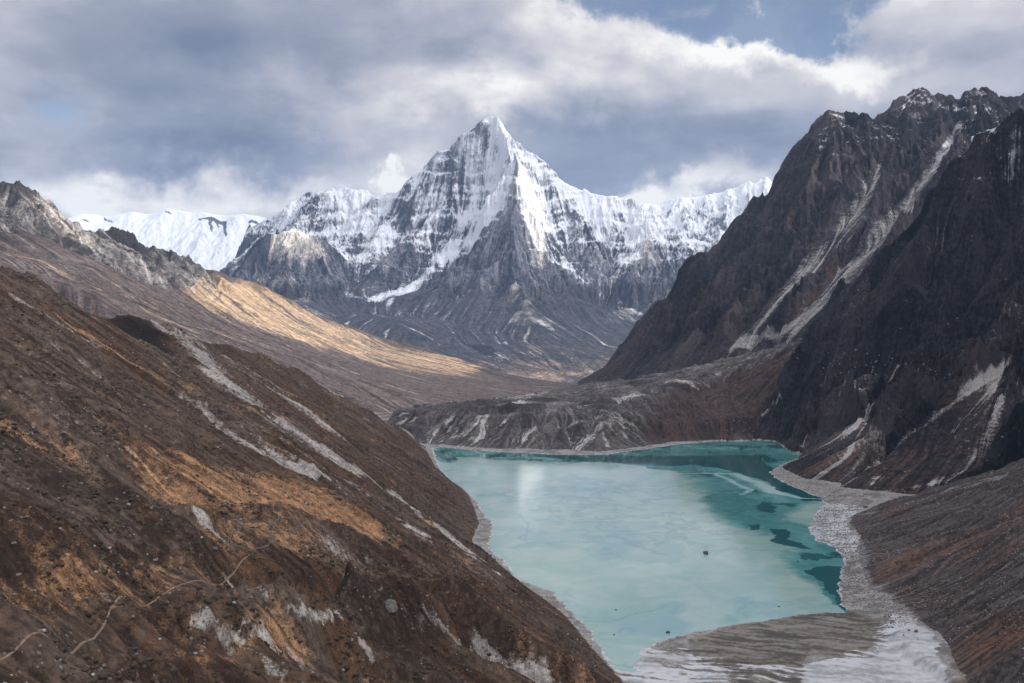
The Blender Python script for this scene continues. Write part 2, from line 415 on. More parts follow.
# ================================================================== right foreground hillside
R = Grid(.25, .85, 760, 560, 2600, 1050)
foot = [z0(846,523,1)+(1,), z0(858,541,2)+(2,), z0(864,566,2)+(2,), z0(870,587,2)+(2,), z0(888,602,2)+(2,), z0(914,620,2)+(2,), z0(931,636,2)+(2,), z0(942,657,2)+(2,), z0(952,690,2)+(2,), (420,850,2), (440,650,2)]
cr = [W(846,522,1780)[:2]+(.5,), W(865,510,1830), W(905,500,1850), W(960,481,1790), W(1024,460,1720), W(1100,425,1650), W(1250,350,1600)]
footo = [(x-40, y, -12) for x, y, z in foot]
back = [(x+20, y+60, z-22) for x, y, z in cr]; back2 = [(x+60, y+260, -60) for x, y, z in cr]
R.tin([foot, cr, footo, back, back2], [W(1024,560,1180), W(960,600,1230), W(940,540,1480), W(1000,520,1400), W(1024,683,940), W(1100,600,950), (1300,1200,400), (1300,700,420), (900,600,220), (1500,1700,420), (350,400,-20), (1500,400,400)], 4)
HR = R.H.copy()
R.H += (5*fbm(R.X, R.Y, 120, 3, 14)*ss(2, 30, R.H)).astype(f4)
R.erode(80, 7, 5, .52, 9, .1, .5, 2.0, ss(2, 25, R.H))
R.H += (1.2*fbm(R.X, R.Y, 24, 5, 15, .6)+.5*ridged(R.X, R.Y, 6, 3, 44)).astype(f4)
HR = blur(R.H, 6, 2)
q1 = R.lic((pn(R.X/4, R.Y/4, 70)+.5*pn(R.X/6, R.Y/6, 71)).astype(f4), 3.2, 26, HR)
q2 = R.lic((pn(R.X/15, R.Y/15, 72)+.6*pn(R.X/6, R.Y/6, 73)).astype(f4), 9, 24, HR)
R.att['streak'] = np.clip(q1, -3, 3)
g_ = .22+.3*fbm(R.X, R.Y, 110, 5, 51, .6)+.2*q2+.08*q1+.3*R.stroke([(1040,500),(960,540),(900,570)], 60, 10, HR)+.3*R.stroke([(1000,640),(960,650)], 60, 10, HR)
s_ = .02-.18*q2+.13*q1+.35*fbm(R.X, R.Y, 60, 4, 52)+1.2*ss(7, 1, R.H)*ss(1900, 1650, R.Y)+.8*R.stroke([(850,517),(900,505),(960,487),(1024,466)], 14, 6, HR)
R.att.update(grass=g_, scree=s_, soil=.35+.3*fbm(R.X, R.Y, 100, 4, 53)-.15*q2)
# ================================================================== E  right near mountain
E = Grid(.18, .70, 900, 1780, 4300, 1050)
ridE = [z0(738,438)+(-2,), W(757,410,2900), W(775,385,2950), W(788,357,2980), W(803,338,3000), W(824,309,3000), W(856,279,3050), W(884,250,3050), W(896,240,3050), W(921,213,3050), W(946,184,3000), W(953,161,3000), W(978,145,2980), W(994,130,2950),
        W(1013,112,2920), W(1024,107,2900), W(1100,60,2800), W(1250,-20,2700), W(1400,-60,2600)]
footE = [z0(745,441)+(-1,), z0(777,441,1)+(1,), z0(806,452,1)+(1,), z0(795,461,1)+(1,), z0(781,467,1)+(2,), z0(803,478,3)+(3,), z0(821,486,3)+(3,), z0(838,493,3)+(3,), z0(860,499,3)+(3,), W(900,494,1960), W(958,477,1960), W(1024,455,1950), W(1120,425,1900), W(1300,350,1850)]
footf = [(x-20, y-60, z-30) for x, y, z in footE[5:]]
cone = [W(867,419,2330), W(845,431,2330), W(815,450,2310), W(790,465,2290)]
coner = [W(867,419,2330), W(862,440,2220), W(850,465,2130), W(836,488,2080)]
gul0 = [W(867,417,2340), W(885,425,2330), W(893,440,2250), W(870,468,2130), W(838,490,2060)]
fan = [W(1008,368,2250), W(960,400,2200), W(905,438,2130), W(872,464,2090), W(838,490,2040)]
fanr = [W(1008,368,2250), W(1003,410,2120), W(1000,450,2020), W(996,463,1980)]
rib1 = [W(921,213,3050), W(912,265,2850), W(905,320,2680), W(903,370,2520), W(885,410,2400), W(868,432,2350)]
rib1b = [W(903,370,2520), W(925,405,2330), W(905,430,2270)]
gulA = [W(884,250,3030), W(860,320,2850), W(848,370,2650), W(862,415,2370)]
ribA = [W(840,300,2980), W(820,350,2850), W(800,400,2700), W(800,440,2560), W(806,450,2540)]
gulB = [W(960,170,3010), W(965,240,2850), W(975,310,2620), W(1000,362,2300)]
rib2 = [W(1024,190,2850), W(1015,270,2620), W(1012,340,2380), W(1012,380,2200), W(1008,430,2060), W(1010,462,1970)]
E.tin([ridE, footE, footf, fan, fanr, coner, rib1, gulA, ribA, gulB, rib2, cone],
      [W(925,330,2620), W(945,360,2480), W(930,390,2380), W(1060,300,2400), W(1100,400,2050), W(1100,200,2600), W(935,455,2050), W(960,440,2080)]+[(x+150, y+420, z*.75-150) for x, y, z in ridE]+[(x+400, y+1250, -300) for x, y, z in ridE]+[(x-80, y-80, -120) for x, y, z in footE], 4)
HE = E.H.copy()
conem = np.maximum(E.poly([(867,419),(835,433),(781,467),(803,480),(836,490),(870,440)], 14, 5, HE), E.poly([(1008,368),(950,402),(900,440),(836,490),(860,500),(940,486),(1000,466),(1006,420)], 14, 5, HE))
up = ss(6, 70, E.H)*(1-.9*conem)
E.H += (up*(30*fbm(E.X, E.Y, 240, 3, 16))).astype(f4)
E.erode(270, 70, 6, .55, 5, .2, .7, 2.0, ss(6, 50, E.H)*(1-.9*conem)*(1-.6*E.wstroke(ridE, 160)))
E.H += (up*(38*(ridged(E.X, E.Y, 120, 5, 31)-.4)+3*fbm(E.X, E.Y, 14, 4, 33, .6))+.8*fbm(E.X, E.Y, 10, 4, 34)).astype(f4)
E.H += (9*fbm(E.H/55+.9*fbm(E.X, E.Y, 55*6, 3, 212), E.X/1500, 1, 2, 212)*up).astype(f4)
gE = np.hypot(*E.grad(E.H)); HE = blur(E.H, 7, 2)
e1 = E.lic((pn(E.X/5, E.Y/5, 80)+.5*pn(E.X/13, E.Y/13, 81)).astype(f4), 6, 24, HE)
e2 = E.lic((pn(E.X/26, E.Y/26, 82)+.6*pn(E.X/9, E.Y/9, 83)).astype(f4), 12, 22, HE)
E.att['streak'] = np.clip(e1, -3, 3)
sn = -.24+.2*e1+.25*pn(E.H/18+1.5*fbm(E.X, E.Y, 150, 4, 217), E.X/300, 218)+.42*fbm(E.X, E.Y, 120, 5, 61)+.55*ss(430, 800, E.H)-.5*ss(.9, 1.7, gE)-.25*E.att['rid']
for pts, w, v in [([(1015,135),(1000,165),(985,185),(965,220)], [40,34,24,18], .24), ([(1020,150),(1005,185),(990,215),(965,235)], [44,40,30,20], .25), ([(1022,205),(1000,240)], [30,20], .25), ([(1006,285),(1000,320),(990,345)], [24,36,26], .25), ([(945,335),(975,360),(1000,366)], 14, .15)]:
    sn += v*E.stroke(pts, w, 12, HE)
scr = -.25+.2*e1+.2*e2-.25*E.att['rid']+.1*fbm(E.X, E.Y, 80, 4, 63)
for pts, w, v in [([(867,421),(848,434),(818,454)], [5,14,18], .8), ([(868,425),(845,458),(815,478)], [5,7,10], 1.0), ([(1004,375),(980,410),(955,430)], [10,20,14], .4),
                  ([(1004,390),(985,440),(960,472),(930,482)], [10,16,10,8], .6), ([(898,366),(880,385),(873,400),(866,418)], [6,5,6,7], 1.1), ([(783,401),(762,413),(745,425)], 6, .9), ([(1005,300),(1000,350)], 5, .2), ([(880,492),(930,484),(1000,467),(1030,455)], 9, .6), ([(808,430),(800,446)], 5, .7)]:
    scr += v*np.sqrt(E.stroke(pts, w, 4, HE))
scr += 1.1*ss(5, 1, E.H)+.85*np.sqrt(E.wstroke([p[:2] for p in fan], [12,10,8,7,5], 4))+.7*np.sqrt(E.wstroke([p[:2] for p in cone], [6,14,18,16], 4))
scr -= 1.2*E.poly([(950,325),(1004,325),(1003,360),(985,368),(960,372),(948,360)], 12, 4, HE)
E.att.update(snow=np.clip(sn, -.5, 1.2), scree=np.clip(scr, -.5, 1.2), soil=.1+.35*fbm(E.X, E.Y, 200, 4, 64)+.25*ss(250, 60, E.H)+.1*e2,
             grass=-.2+.3*fbm(E.X, E.Y, 60, 4, 65)+.45*conem*(.6+.3*e2)+.2*ss(200, 40, E.H))
# ================================================================== continuation of that mountain beyond the frame
M = Grid(500, 5200, 330, -2600, 3300, 330, polar=False)
M.tin([[(1600,2900,700), (1750,2300,1250), (1900,1500,1750), (2000,700,1950), (2000,0,2000), (1950,-900,1900), (1900,-2400,1600)], [(1050,2300,100), (1100,1800,330), (950,1300,330), (900,700,300), (800,0,250), (800,-1000,200), (800,-2400,150)],
       [(4600,3200,100), (4800,1000,200), (4800,-2500,200)]], [(600,-2500,0), (500,0,-60), (500,1000,-60), (520,3200,-300), (1500,3250,-200), (3000,3250,300), (3000,1500,1100), (3000,-500,1100), (3000,-2400,900), (5150,3250,-200), (5150,-2550,-200), (820,2200,-150)], 3)
M.erode(500, 150, 5, .5, 6, .2, .7)
M.H += (60*(ridged(M.X, M.Y, 300, 4, 35)-.4)).astype(f4)
M.H = np.where(M.Y > 2000, np.minimum(M.H, 2600-.35*(M.Y-2000)), M.H)
M.att.update(streak=0*M.H, snow=-.3+.7*ss(600, 1300, M.H)-.4*ss(.9, 1.7, np.hypot(*M.grad(M.H)))+.3*fbm(M.X, M.Y, 200, 4, 66), scree=-.4+0*M.H, soil=.3*ss(500, 100, M.H), grass=-.3+0*M.H)
# ================================================================== D  right far mountain
D = Grid(.06, .66, 1000, 3300, 7000, 950)
ridD = [W(560,386,5000), W(593,379,4950), W(605,370,4900), W(623,357,4850), W(634,335,4850), W(649,311,4850), W(664,300,4850), W(675,287,4850), W(681,270,4850), W(703,265,4880), W(715,247,4900), W(721,235,4900), W(735,218,4900), W(754,201,4900), W(768,195,4920), W(776,178,4920),
        W(784,160,4950), W(792,148,4950), W(805,141,4960), W(817,133,4980), W(821,113,5000), W(830,109,5000), W(847,112,5000), W(865,117,5020), W(877,117,5030), W(899,100,5080), W(915,91,5100), W(934,98,5100), W(950,95,5100), W(960,100,5100), W(982,89,5120), W(1004,96,5150), W(1024,94,5150), W(1100,75,5150), W(1250,50,5200)]
footD = [W(570,386,4600), W(593,382,4500), W(650,374,4250), W(700,363,4050), W(750,350,3880), W(800,337,3740), W(850,325,3640), W(950,325,3500), W(1250,330,3400)]
gul1 = [W(880,170,4600), W(868,195,4450), W(850,225,4300), W(820,260,4160), W(780,300,4020), W(735,345,3900)]
ribm = [W(915,130,4800), W(905,165,4500), W(880,208,4260), W(845,262,4060), W(806,308,3900), W(785,333,3800)]
gul2 = [W(960,125,4850), W(938,165,4500), W(910,205,4290), W(880,243,4110), W(840,285,3920), W(795,333,3780)]
ribr = [W(982,110,4850), W(962,145,4500), W(935,190,4230), W(910,230,4030), W(880,280,3750)]
ribl = [W(830,125,4850), W(815,180,4560), W(790,230,4400), W(755,280,4230), W(715,330,4090)]
rib0 = [W(721,240,4850), W(712,290,4500), W(690,340,4250), W(670,362,4180)]
gul9 = [W(765,215,4750), W(745,265,4500), W(720,320,4200)]
D.tin([ridD, footD, gul1, ribm, gul2, ribr, ribl, rib0, gul9], [W(1024,150,4700), W(1024,250,4100), W(1150,200,4300)]+[(x+150, y+450, z*.7-150) for x, y, z in ridD]+[(x+300, y+1500, -400) for x, y, z in ridD]+[(x-40, y-130, z-90) for x, y, z in footD]+[(x-40, y-600, -450) for x, y, z in footD], 3)
HD = D.H.copy()
sm = D.wstroke([p[:2] for p in gul1], [40,80,110,90,80,70])
sm = np.maximum(sm, D.wstroke([p[:2] for p in gul2], [30,55,70,85,90,90])); sm = ss(.05, .6, sm)
up = ss(120, 300, D.H)
D.H += (up*(1-.95*sm)*26*fbm(D.X, D.Y, 260, 3, 17)).astype(f4)
crD = D.wstroke(ridD, 260)
D.erode(300, 88, 6, .5, 12, .2, .7, 2.0, ss(80, 260, D.H)*(1-.96*sm)*(1-.68*crD))
D.H += (up*(1-.95*sm)*(1-.55*crD)*(40*(ridged(D.X, D.Y, 110, 5, 36)-.4)+5*fbm(D.X, D.Y, 22, 4, 37, .6))).astype(f4)
D.H += (15*fbm(D.H/90+.9*fbm(D.X, D.Y, 75*6, 3, 211), D.X/1500, 1, 2, 211)*up*(1-sm)).astype(f4)
gD = np.hypot(*D.grad(D.H)); HD = blur(D.H, 7, 2)
d1 = D.lic((pn(D.X/7, D.Y/7, 90)+.5*pn(D.X/18, D.Y/18, 91)).astype(f4), 8, 24, HD)
d2 = D.lic((pn(D.X/34, D.Y/34, 92)+.6*pn(D.X/13, D.Y/13, 93)).astype(f4), 16, 22, HD)
D.att['streak'] = np.clip(d1, -3, 3)
sn = -.27+.2*d1-.35*D.wstroke(ridD, 130)+.3*pn(D.H/24+1.5*fbm(D.X, D.Y, 200, 4, 215), D.X/400, 216)+.42*fbm(D.X, D.Y, 130, 5, 67)+.42*ss(700, 1150, D.H)-.45*ss(.9, 1.8, gD)-.25*D.att['rid']+.14*ss(1500, 1900, D.X)
for pts, w, v in [([(1015,135),(985,140),(950,150)], [240,200,120], .42), ([(880,130),(900,150)], 160, .2), ([(880,165),(890,150),(930,140)], 70, .3), ([(850,165),(870,190)], 70, .22), ([(935,165),(925,190)], 40, .3)]:
    sn += v*D.stroke(pts, w, 25, HD)
scr = -.22+.17*d1+.2*d2-.3*D.att['rid']+.12*fbm(D.X, D.Y, 100, 4, 68)
for pts, w, v in [([(735,345),(770,330),(800,318),(815,310)], 26, 1.0), ([(660,302),(652,315)], 12, .9), ([(640,312),(632,335)], 10, .5),
                  ([(755,265),(748,300),(742,330)], 12, .45), ([(800,322),(750,340),(700,356)], 30, .6), ([(700,275),(706,300)], 8, .5)]:
    scr += v*np.sqrt(D.stroke(pts, w, 12, HD))*(.85+.12*np.clip(d2, -2, 2))
for ln, w in ((gul1, [20,60,86,60,46,50]), (gul2, [12,34,54,70,80,90])):
    mm = D.wstroke([p[:2] for p in ln], w, 14); scr += 1.0*mm**.6*(.85+.16*np.clip(d2, -2, 2)+.08*np.clip(d1, -2, 2))
D.att.update(snow=np.clip(sn, -.5, 1.2), scree=np.clip(scr, -.5, 1.2), soil=.15+.4*fbm(D.X, D.Y, 220, 4, 69)+.2*ss(500, 200, D.H)+.8*D.stroke([(840,262),(810,300),(780,330)], 34, 10, HD), grass=-.3+.35*fbm(D.X, D.Y, 120, 4, 70)+.1*ss(500, 200, D.H))
# ================================================================== F  moraine beyond the lake
Fm = Grid(-.14, .42, 900, 2420, 5200, 560)
sh = [z0(400,447)+(-6,), z0(425,447)+(0,), z0(441,445.5)+(0,), z0(470,448)+(0,), z0(500,450)+(0,), z0(560,452)+(0,), z0(600,453)+(0,), z0(640,448)+(0,), z0(680,442)+(0,), z0(724,439)+(0,), z0(760,438)+(0,)]
shf = [(x, y-50, -12) for x, y, z in sh]
top = [W(385,428,2950), W(405,418,2960), W(430,409,2950), W(465,404,2930), W(500,405,2880), W(540,405,2870), W(575,408,2850), W(600,412,2820), W(625,424,2760), W(650,430,2760), W(690,425,2800), W(730,425,2800), W(760,418,2850)]
lip = [W(590,432,2690), W(605,428,2690), W(622,437,2680)]
pla = [W(400,410,3250), W(440,404,3200), W(500,399,3250), W(560,393,3500), W(620,390,3600), W(680,382,3500), W(720,372,3400), W(770,352,3350), W(800,340,3300), W(850,330,3300)]
pl2 = [W(560,388,4300), W(600,382,4500), W(640,378,4300), W(700,366,4100), W(760,350,3900), W(820,335,3700), W(900,320,3600)]
Fm.tin([sh, shf, top, pla, pl2, lip], [W(520,392,4000)[:2]+(-20,), W(440,420,3900)[:2]+(-120,), W(380,430,3800)[:2]+(-150,), W(350,430,3300)[:2]+(-130,), W(340,450,2700)[:2]+(-60,), (0,5100,-200), (900,5100,-200), (2000,5000,-200), (-700,5100,-250), (1400,3000,200), (1100,2450,0), (-360,2450,-40)], 3)
HF = Fm.H.copy(); up = ss(2, 25, Fm.H)
Fm.H += (up*(10*fbm(Fm.X, Fm.Y, 110, 4, 18)+9*(ridged(Fm.X, Fm.Y, 85, 4, 38)-.4))).astype(f4)
Fm.erode(60, 16, 4, .5, 14, .15, .5, 2.0, up)
Fm.H += (up*(2.5*fbm(Fm.X, Fm.Y, 16, 4, 39, .6))).astype(f4)
HF = blur(Fm.H, 6, 2)
m1 = Fm.lic((pn(Fm.X/4, Fm.Y/4, 100)+.5*pn(Fm.X/10, Fm.Y/10, 101)).astype(f4), 4, 20, HF)
m2 = Fm.lic((pn(Fm.X/22, Fm.Y/22, 102)+.6*pn(Fm.X/9, Fm.Y/9, 103)).astype(f4), 8, 20, HF)
Fm.att['streak'] = np.clip(m1, -3, 3)
scr = -.05+.16*m1+.25*m2-.3*Fm.att['rid']+.2*fbm(Fm.X, Fm.Y, 90, 4, 71)+1.1*ss(3.5, 1, Fm.H)
for pts, w, v in [([(452,418),(440,440)], 9, .7), ([(487,415),(475,438)], 13, .95), ([(460,425),(455,436)], 9, .6), ([(525,412),(520,418)], 12, .6), ([(530,425),(520,440)], 10, .5), ([(593,434),(583,442),(577,449)], 7, 1.2), ([(604,432),(607,446)], 4, 1.0), ([(600,427),(612,422),(625,420),(640,428)], 14, .8),
                  ([(617,400),(622,398)], 26, .8), ([(625,375),(660,368),(700,363),(760,350),(800,338)], 34, .6), ([(640,395),(680,388),(760,362)], 26, .5), ([(500,405),(540,403),(600,404)], 14, .35), ([(625,437),(640,440)], 18, .5)]:
    scr += v*.85*np.sqrt(Fm.stroke(pts, w*1.7, 8, HF))
br = Fm.poly([(640,425),(680,385),(740,370),(790,350),(800,380),(780,420),(745,436),(690,440),(650,438)], 40, 15, HF)
Fm.att.update(scree=np.clip(scr-.55*br, -.5, 1.2), soil=.2+.35*fbm(Fm.X, Fm.Y, 140, 4, 72)+.75*br, grass=-.25+.3*fbm(Fm.X, Fm.Y, 60, 4, 73)+.12*br)
# ================================================================== B  mid left hillside
B = Grid(-.60, .12, 1100, 2450, 8200, 900)
ridB = [W(-80,168,4300), W(0,182,4500), W(12,186,4500), W(23,185,4500), W(39,191,4550), W(59,211,4600), W(86,230,4650), W(113,232,4700), W(141,244,4800), W(172,252,4900), W(195,266,5000), W(202,272,5000), W(217,268,5050), W(234,275,5100), W(264,285,5200), W(300,303,5350), W(317,315,5400),
        W(346,325,5500), W(382,337,5600), W(411,344,5700), W(443,356,5800), W(481,368,5900), W(520,376,6000), W(560,382,6000), W(600,384,6100)]
spur = [W(0,205,4250), W(60,238,4200), W(110,265,4150), W(160,290,4150), W(215,313,4250), W(270,335,4350), W(330,355,4500), W(400,369,4700), W(470,377,4900), W(540,384,5100)]
low = [W(-80,240,3300), W(0,262,3250), W(100,300,3200), W(200,343,3150), W(300,385,3250), W(376,420,3400), W(450,410,3700), W(540,394,4400), W(600,390,4800)]
cut = [W(300,350,4250), W(360,368,4380), W(420,378,4500), W(490,383,4700)]
B.tin([ridB, spur, low, cut], [W(230,298,4750), W(300,325,4950), W(380,352,5200), W(90,262,3800), W(30,235,3900), W(180,315,3700), W(280,352,3800)]+[(x-100, y+500, z*.7-120) for x, y, z in ridB]+[(x-200, y+2200, -500) for x, y, z in ridB]+
      [W(-80,300,2500), W(0,330,2500)]+[(x, y-500, min(z-150, 40)) for x, y, z in low]+[(100,2460,-60), (-300,2460,-60), (900,3000,-350), (900,8100,-500)], 3)
HB = B.H.copy()
B.H += (22*fbm(B.X, B.Y, 300, 3, 19)*ss(50, 300, B.H)).astype(f4)
rk = ss(.0, .35, B.poly([(-20,180),(30,180),(110,230),(190,262),(218,285),(200,295),(150,280),(100,262),(40,225),(-20,230)], 120, 30, HB))
B.erode(230, 36, 5, .5, 21, .1, .5, 2.0, (.35+.8*rk)*ss(-20, 80, B.H))
B.H += (rk*34*(ridged(B.X, B.Y, 120, 5, 41)-.35)+3*fbm(B.X, B.Y, 40, 4, 42, .6)).astype(f4)
HB = blur(B.H, 7, 2)
b1 = B.lic((pn(B.X/6, B.Y/6, 110)+.5*pn(B.X/16, B.Y/16, 111)).astype(f4), 7, 26, HB)
b2 = B.lic((pn(B.X/36, B.Y/36, 112)+.6*pn(B.X/14, B.Y/14, 113)).astype(f4), 16, 24, HB)
B.att['streak'] = np.clip(b1, -3, 3)
gd = B.poly([(196,272),(240,278),(300,302),(350,325),(440,355),(500,372),(470,378),(400,370),(330,350),(280,338),(225,315),(180,292)], 60, 25, HB)
gd2 = B.poly([(0,228),(60,240),(120,275),(200,310),(300,350),(330,362),(200,345),(100,300),(0,255)], 80, 40, HB)
gB = -.22+.8*gd+.34*gd2+.3*fbm(B.X, B.Y, 160, 5, 74)+.3*b2+.1*b1
scr = -.08+.2*b1+.24*b2-.1*B.att['rid']+.25*fbm(B.X, B.Y, 160, 5, 75)+.3*rk
for pts, w, v in [([(20,205),(60,225),(95,250)], 40, .5), ([(45,192),(50,215)], 30, .5), ([(240,318),(248,326)], 14, .9), ([(255,322),(262,332)], 10, .8), ([(130,258),(165,275),(190,290)], 45, .6), ([(0,225),(60,262),(120,290)], 30, .35), ([(220,308),(245,318)], 10, .7), ([(400,372),(440,376)], 14, .3)]:
    scr += v*np.sqrt(B.stroke(pts, w, 14, HB))
B.att.update(grass=np.clip(gB, -.5, 1.2), scree=np.clip(scr-.4*gd, -.5, 1.1), soil=.75-.8*rk+.3*fbm(B.X, B.Y, 260, 4, 76)+.1*b2)
# ================================================================== C  the great peak
C = Grid(-.34, .30, 1250, 6800, 16000, 1250)
L1 = [W(250,226,13600), W(282,216,13500), W(317,193,13500), W(330,192,13450), W(344,188,13400), W(355,191,13300), W(373,198,13200), W(388,198,13000), W(402,191,12900), W(417,181,12800), W(429,168,12700), W(440,153,12600), W(452,151,12550), W(464,137,12520), W(475,130,12500), W(483,122,12500), W(490,115,12500)]
R3 = [W(490,115,12500), W(497,118,12500), W(503,125,12480), W(513,142,12450), W(525,153,12450), W(540,162,12450), W(551,173,12430), W(560,182,12400), W(581,191,12400), W(598,198,12450), W(625,201,12500), W(633,210,12500), W(647,214,12400), W(660,220,12300), W(689,242,11900), W(715,251,11700), W(760,270,11500), W(840,300,11300)]
R1 = [W(490,115,12500), W(503,143,12260), W(510,156,12020), W(519,162,11750), W(521,187,11480), W(515,207,11280), W(516,236,11020), W(519,248,10950), W(527,268,10850), W(552,282,10700), W(576,298,10550), W(605,312,10400), W(634,329,10200), W(665,346,10000)]
V1 = [W(500,178,12220), W(485,215,12000), W(458,246,11700), W(427,274,11330), W(400,291,11000), W(378,300,10700), W(345,312,10200)]
L1 = [(x, y, z+(45 if 0 < i < len(L1)-1 else 0)) for i, (x, y, z) in enumerate(L1)]
R3 = [(x, y, z+(60 if i else 0)) for i, (x, y, z) in enumerate(R3)]
L2 = [W(440,153,12600), W(428,200,12300), W(412,235,12000), W(398,262,11600), W(375,285,11100)]
L3 = [W(402,191,12900), W(385,215,12600), W(362,236,12250), W(352,262,11700), W(338,290,11000)]
L2b = [W(464,137,12520), W(468,180,12330), W(455,215,12100), W(440,245,11850)]
Tw = [W(222,275,11600), W(231,267,11550), W(238,263,11500), W(243,268,11450), W(253,243,11400), W(262,238,11350), W(273,234,11300), W(282,229,11300), W(297,232,11300), W(317,236,11400), W(329,245,11600), W(346,253,11800), W(358,252,12000)]
Tr = [W(282,229,11300), W(290,262,10950), W(305,298,10300), W(320,322,9600)]
Tl = [W(253,243,11400), W(248,268,11000), W(245,295,10500)]
Tt = [W(317,236,11400), W(328,270,11000), W(345,305,10400)]
P1 = [W(647,231,11900), W(662,262,11400), W(682,290,10900), W(700,300,10600)]
P2 = [W(647,231,11900), W(638,262,11450), W(632,285,11000)]
Fr = [W(560,182,12400), W(568,225,12050), W(572,250,11700), W(565,265,11300)]
Fr2 = [W(598,198,12450), W(608,235,12080), W(612,262,11600), W(610,285,11150)]
Fg = [W(585,205,12330), W(590,240,11900), W(592,268,11400)]
Fg2 = [W(545,180,12300), W(550,225,11900), W(553,262,11200)]
sp = [W(527,268,10850), W(524,290,10450), W(530,315,10000), W(545,345,9200), W(560,370,8300)]
sp2 = [W(480,268,11050), W(465,295,10600), W(450,320,10000), W(430,345,9000)]
lake_ = [W(240,320,9600), W(300,326,9400), W(340,330,9300), W(400,322,9500), W(440,345,8800), W(500,358,8600), W(560,375,8000), W(620,372,8200), W(660,365,8600), W(720,340,9500)]
val = [W(150,380,7300), W(300,385,7300), W(400,384,7300), W(480,388,7300), W(560,389,7200), W(640,388,7200), W(760,380,7500)]
C.tin([L1, R3, R1, V1, L2, L3, L2b, Tw, Tr, Tl, Tt, P1, P2, Fr, Fr2, Fg, Fg2, sp, sp2, lake_, val],
      [W(317,250,12300), W(280,245,12400), W(230,275,12600), W(610,312,10900), W(575,275,11250), W(640,308,10800), W(450,290,10700), W(500,300,10350)]+[(x-100*(i % 2), y+500, z*.72) for i, (x, y, z) in enumerate(L1+R3)]+[(x, y+2300, -200) for x, y, z in L1+R3]+
      [(-3500,7000,-450), (3500,7000,-450), (-3800,11500,100), (-3600,13500,300), (3000,9000,0)]+[(x, 6810, -480) for x in range(-3000, 3100, 1000)], 3)
HC = C.H.copy()
up = ss(150, 700, C.H)
C.H += (up*25*fbm(C.X, C.Y, 700, 3, 20)).astype(f4)
crC = np.maximum(C.wstroke(L1+R3[1:], 260), .6*C.wstroke(Tw, 300))
C.erode(480, 130, 6, .58, 27, .25, .8, 2.0, (.12+.88*ss(100, 600, C.H))*(1-.6*crC))
C.H += (up*(1-.7*crC)*(50*(ridged(C.X, C.Y, 300, 5, 43)-.4))+8*fbm(C.X, C.Y, 70, 4, 44, .6)).astype(f4)
C.H += (26*fbm(C.H/110+.9*fbm(C.X, C.Y, 110*6, 3, 210), C.X/1500, 1, 2, 210)*up).astype(f4)
gx, gy = C.grad(C.H); gC = np.hypot(gx, gy); HC = blur(C.H, 7, 2)
c1 = C.lic((pn(C.X/18, C.Y/18, 120)+.5*pn(C.X/45, C.Y/45, 121)).astype(f4), 20, 22, HC)
c2 = C.lic((pn(C.X/90, C.Y/90, 122)+.6*pn(C.X/34, C.Y/34, 123)).astype(f4), 40, 20, HC)
C.att['streak'] = np.clip(c1, -3, 3)
line = 950+120*fbm(C.X, C.Y, 500, 4, 77)
sn = -.06+1.0*ss(-560, 250, C.H-line)-.45*ss(1.0, 2.6, gC)+.15*c1+.13*c2-.14*C.att['rid']+.2*pn(C.H/38+1.5*fbm(C.X, C.Y, 350, 4, 213), C.X/900, 214)+.26*fbm(C.X, C.Y, 260, 5, 78)
for pts, w, v in [([(497,185),(480,222),(455,250),(425,276),(400,292),(380,298)], [60,110,170,170,200,120], .75), ([(555,262),(575,272),(590,280)], [90,130,90], .7), ([(600,290),(625,305),(650,318)], 70, .55), ([(490,120),(500,150),(535,165)], [120,180,100], .5),
                  ([(345,293),(370,300),(395,302)], 130, .5), ([(525,180),(535,210),(540,250)], [100,130,110], .3), ([(330,200),(350,225)], 200, .35), ([(455,160),(480,190)], 160, .3), ([(545,175),(600,210),(640,225)], 120, .2), ([(330,245),(345,255)], 100, .3), ([(400,225),(440,240)], 180, .15)]:
    sn += v*C.stroke(pts, w, 60, HC)
for pts, w, v in [([(255,243),(282,236),(318,246)], 260, .7), ([(530,205),(538,235),(548,262)], 130, .5), ([(445,160),(462,180),(470,195)], 110, .4), ([(478,125),(470,140),(480,165)], 70, .3), ([(395,210),(420,228),(450,235)], 170, .3), ([(550,190),(580,215),(620,225)], 150, .22), ([(516,172),(510,205),(498,235),(470,265),(440,285)], [70,170,300,330,200], .75), ([(505,230),(500,265),(480,290)], 280, .5), ([(519,262),(560,295),(620,325)], 300, .6), ([(478,128),(486,134)], 60, .6), ([(494,138),(500,150)], 50, .5), ([(462,160),(470,175)], 80, .4), ([(647,235),(655,265),(665,290)], [60,200,260], .5), ([(262,250),(270,280)], 300, .45), ([(427,172),(420,195),(400,215)], 110, .35), ([(300,262),(310,280)], 250, .3), ([(470,290),(520,300)], 400, .5), ([(600,262),(620,275)], 120, .2)]:
    sn -= v*C.stroke(pts, w, 60, HC)
tan = C.stroke([(282,236),(300,242),(312,248)], 260, 60, HC)+.0
tan = np.maximum(tan, C.stroke([(524,190),(532,220),(540,262)], [90,170,150], 40, HC)*.9)
C.att.update(snow=np.clip(sn, -.5, 1.3), scree=np.clip(.1+.15*c1+.2*c2+.2*fbm(C.X, C.Y, 300, 4, 79)+.8*tan-.1*ss(900, 300, C.H), -.5, 1.2), soil=ss(700, 350, C.H)+.25*fbm(C.X, C.Y, 500, 4, 80),
             grass=-.2+.8*ss(150, -250, C.H)+.35*fbm(C.X, C.Y, 400, 5, 81)+.1*c2)
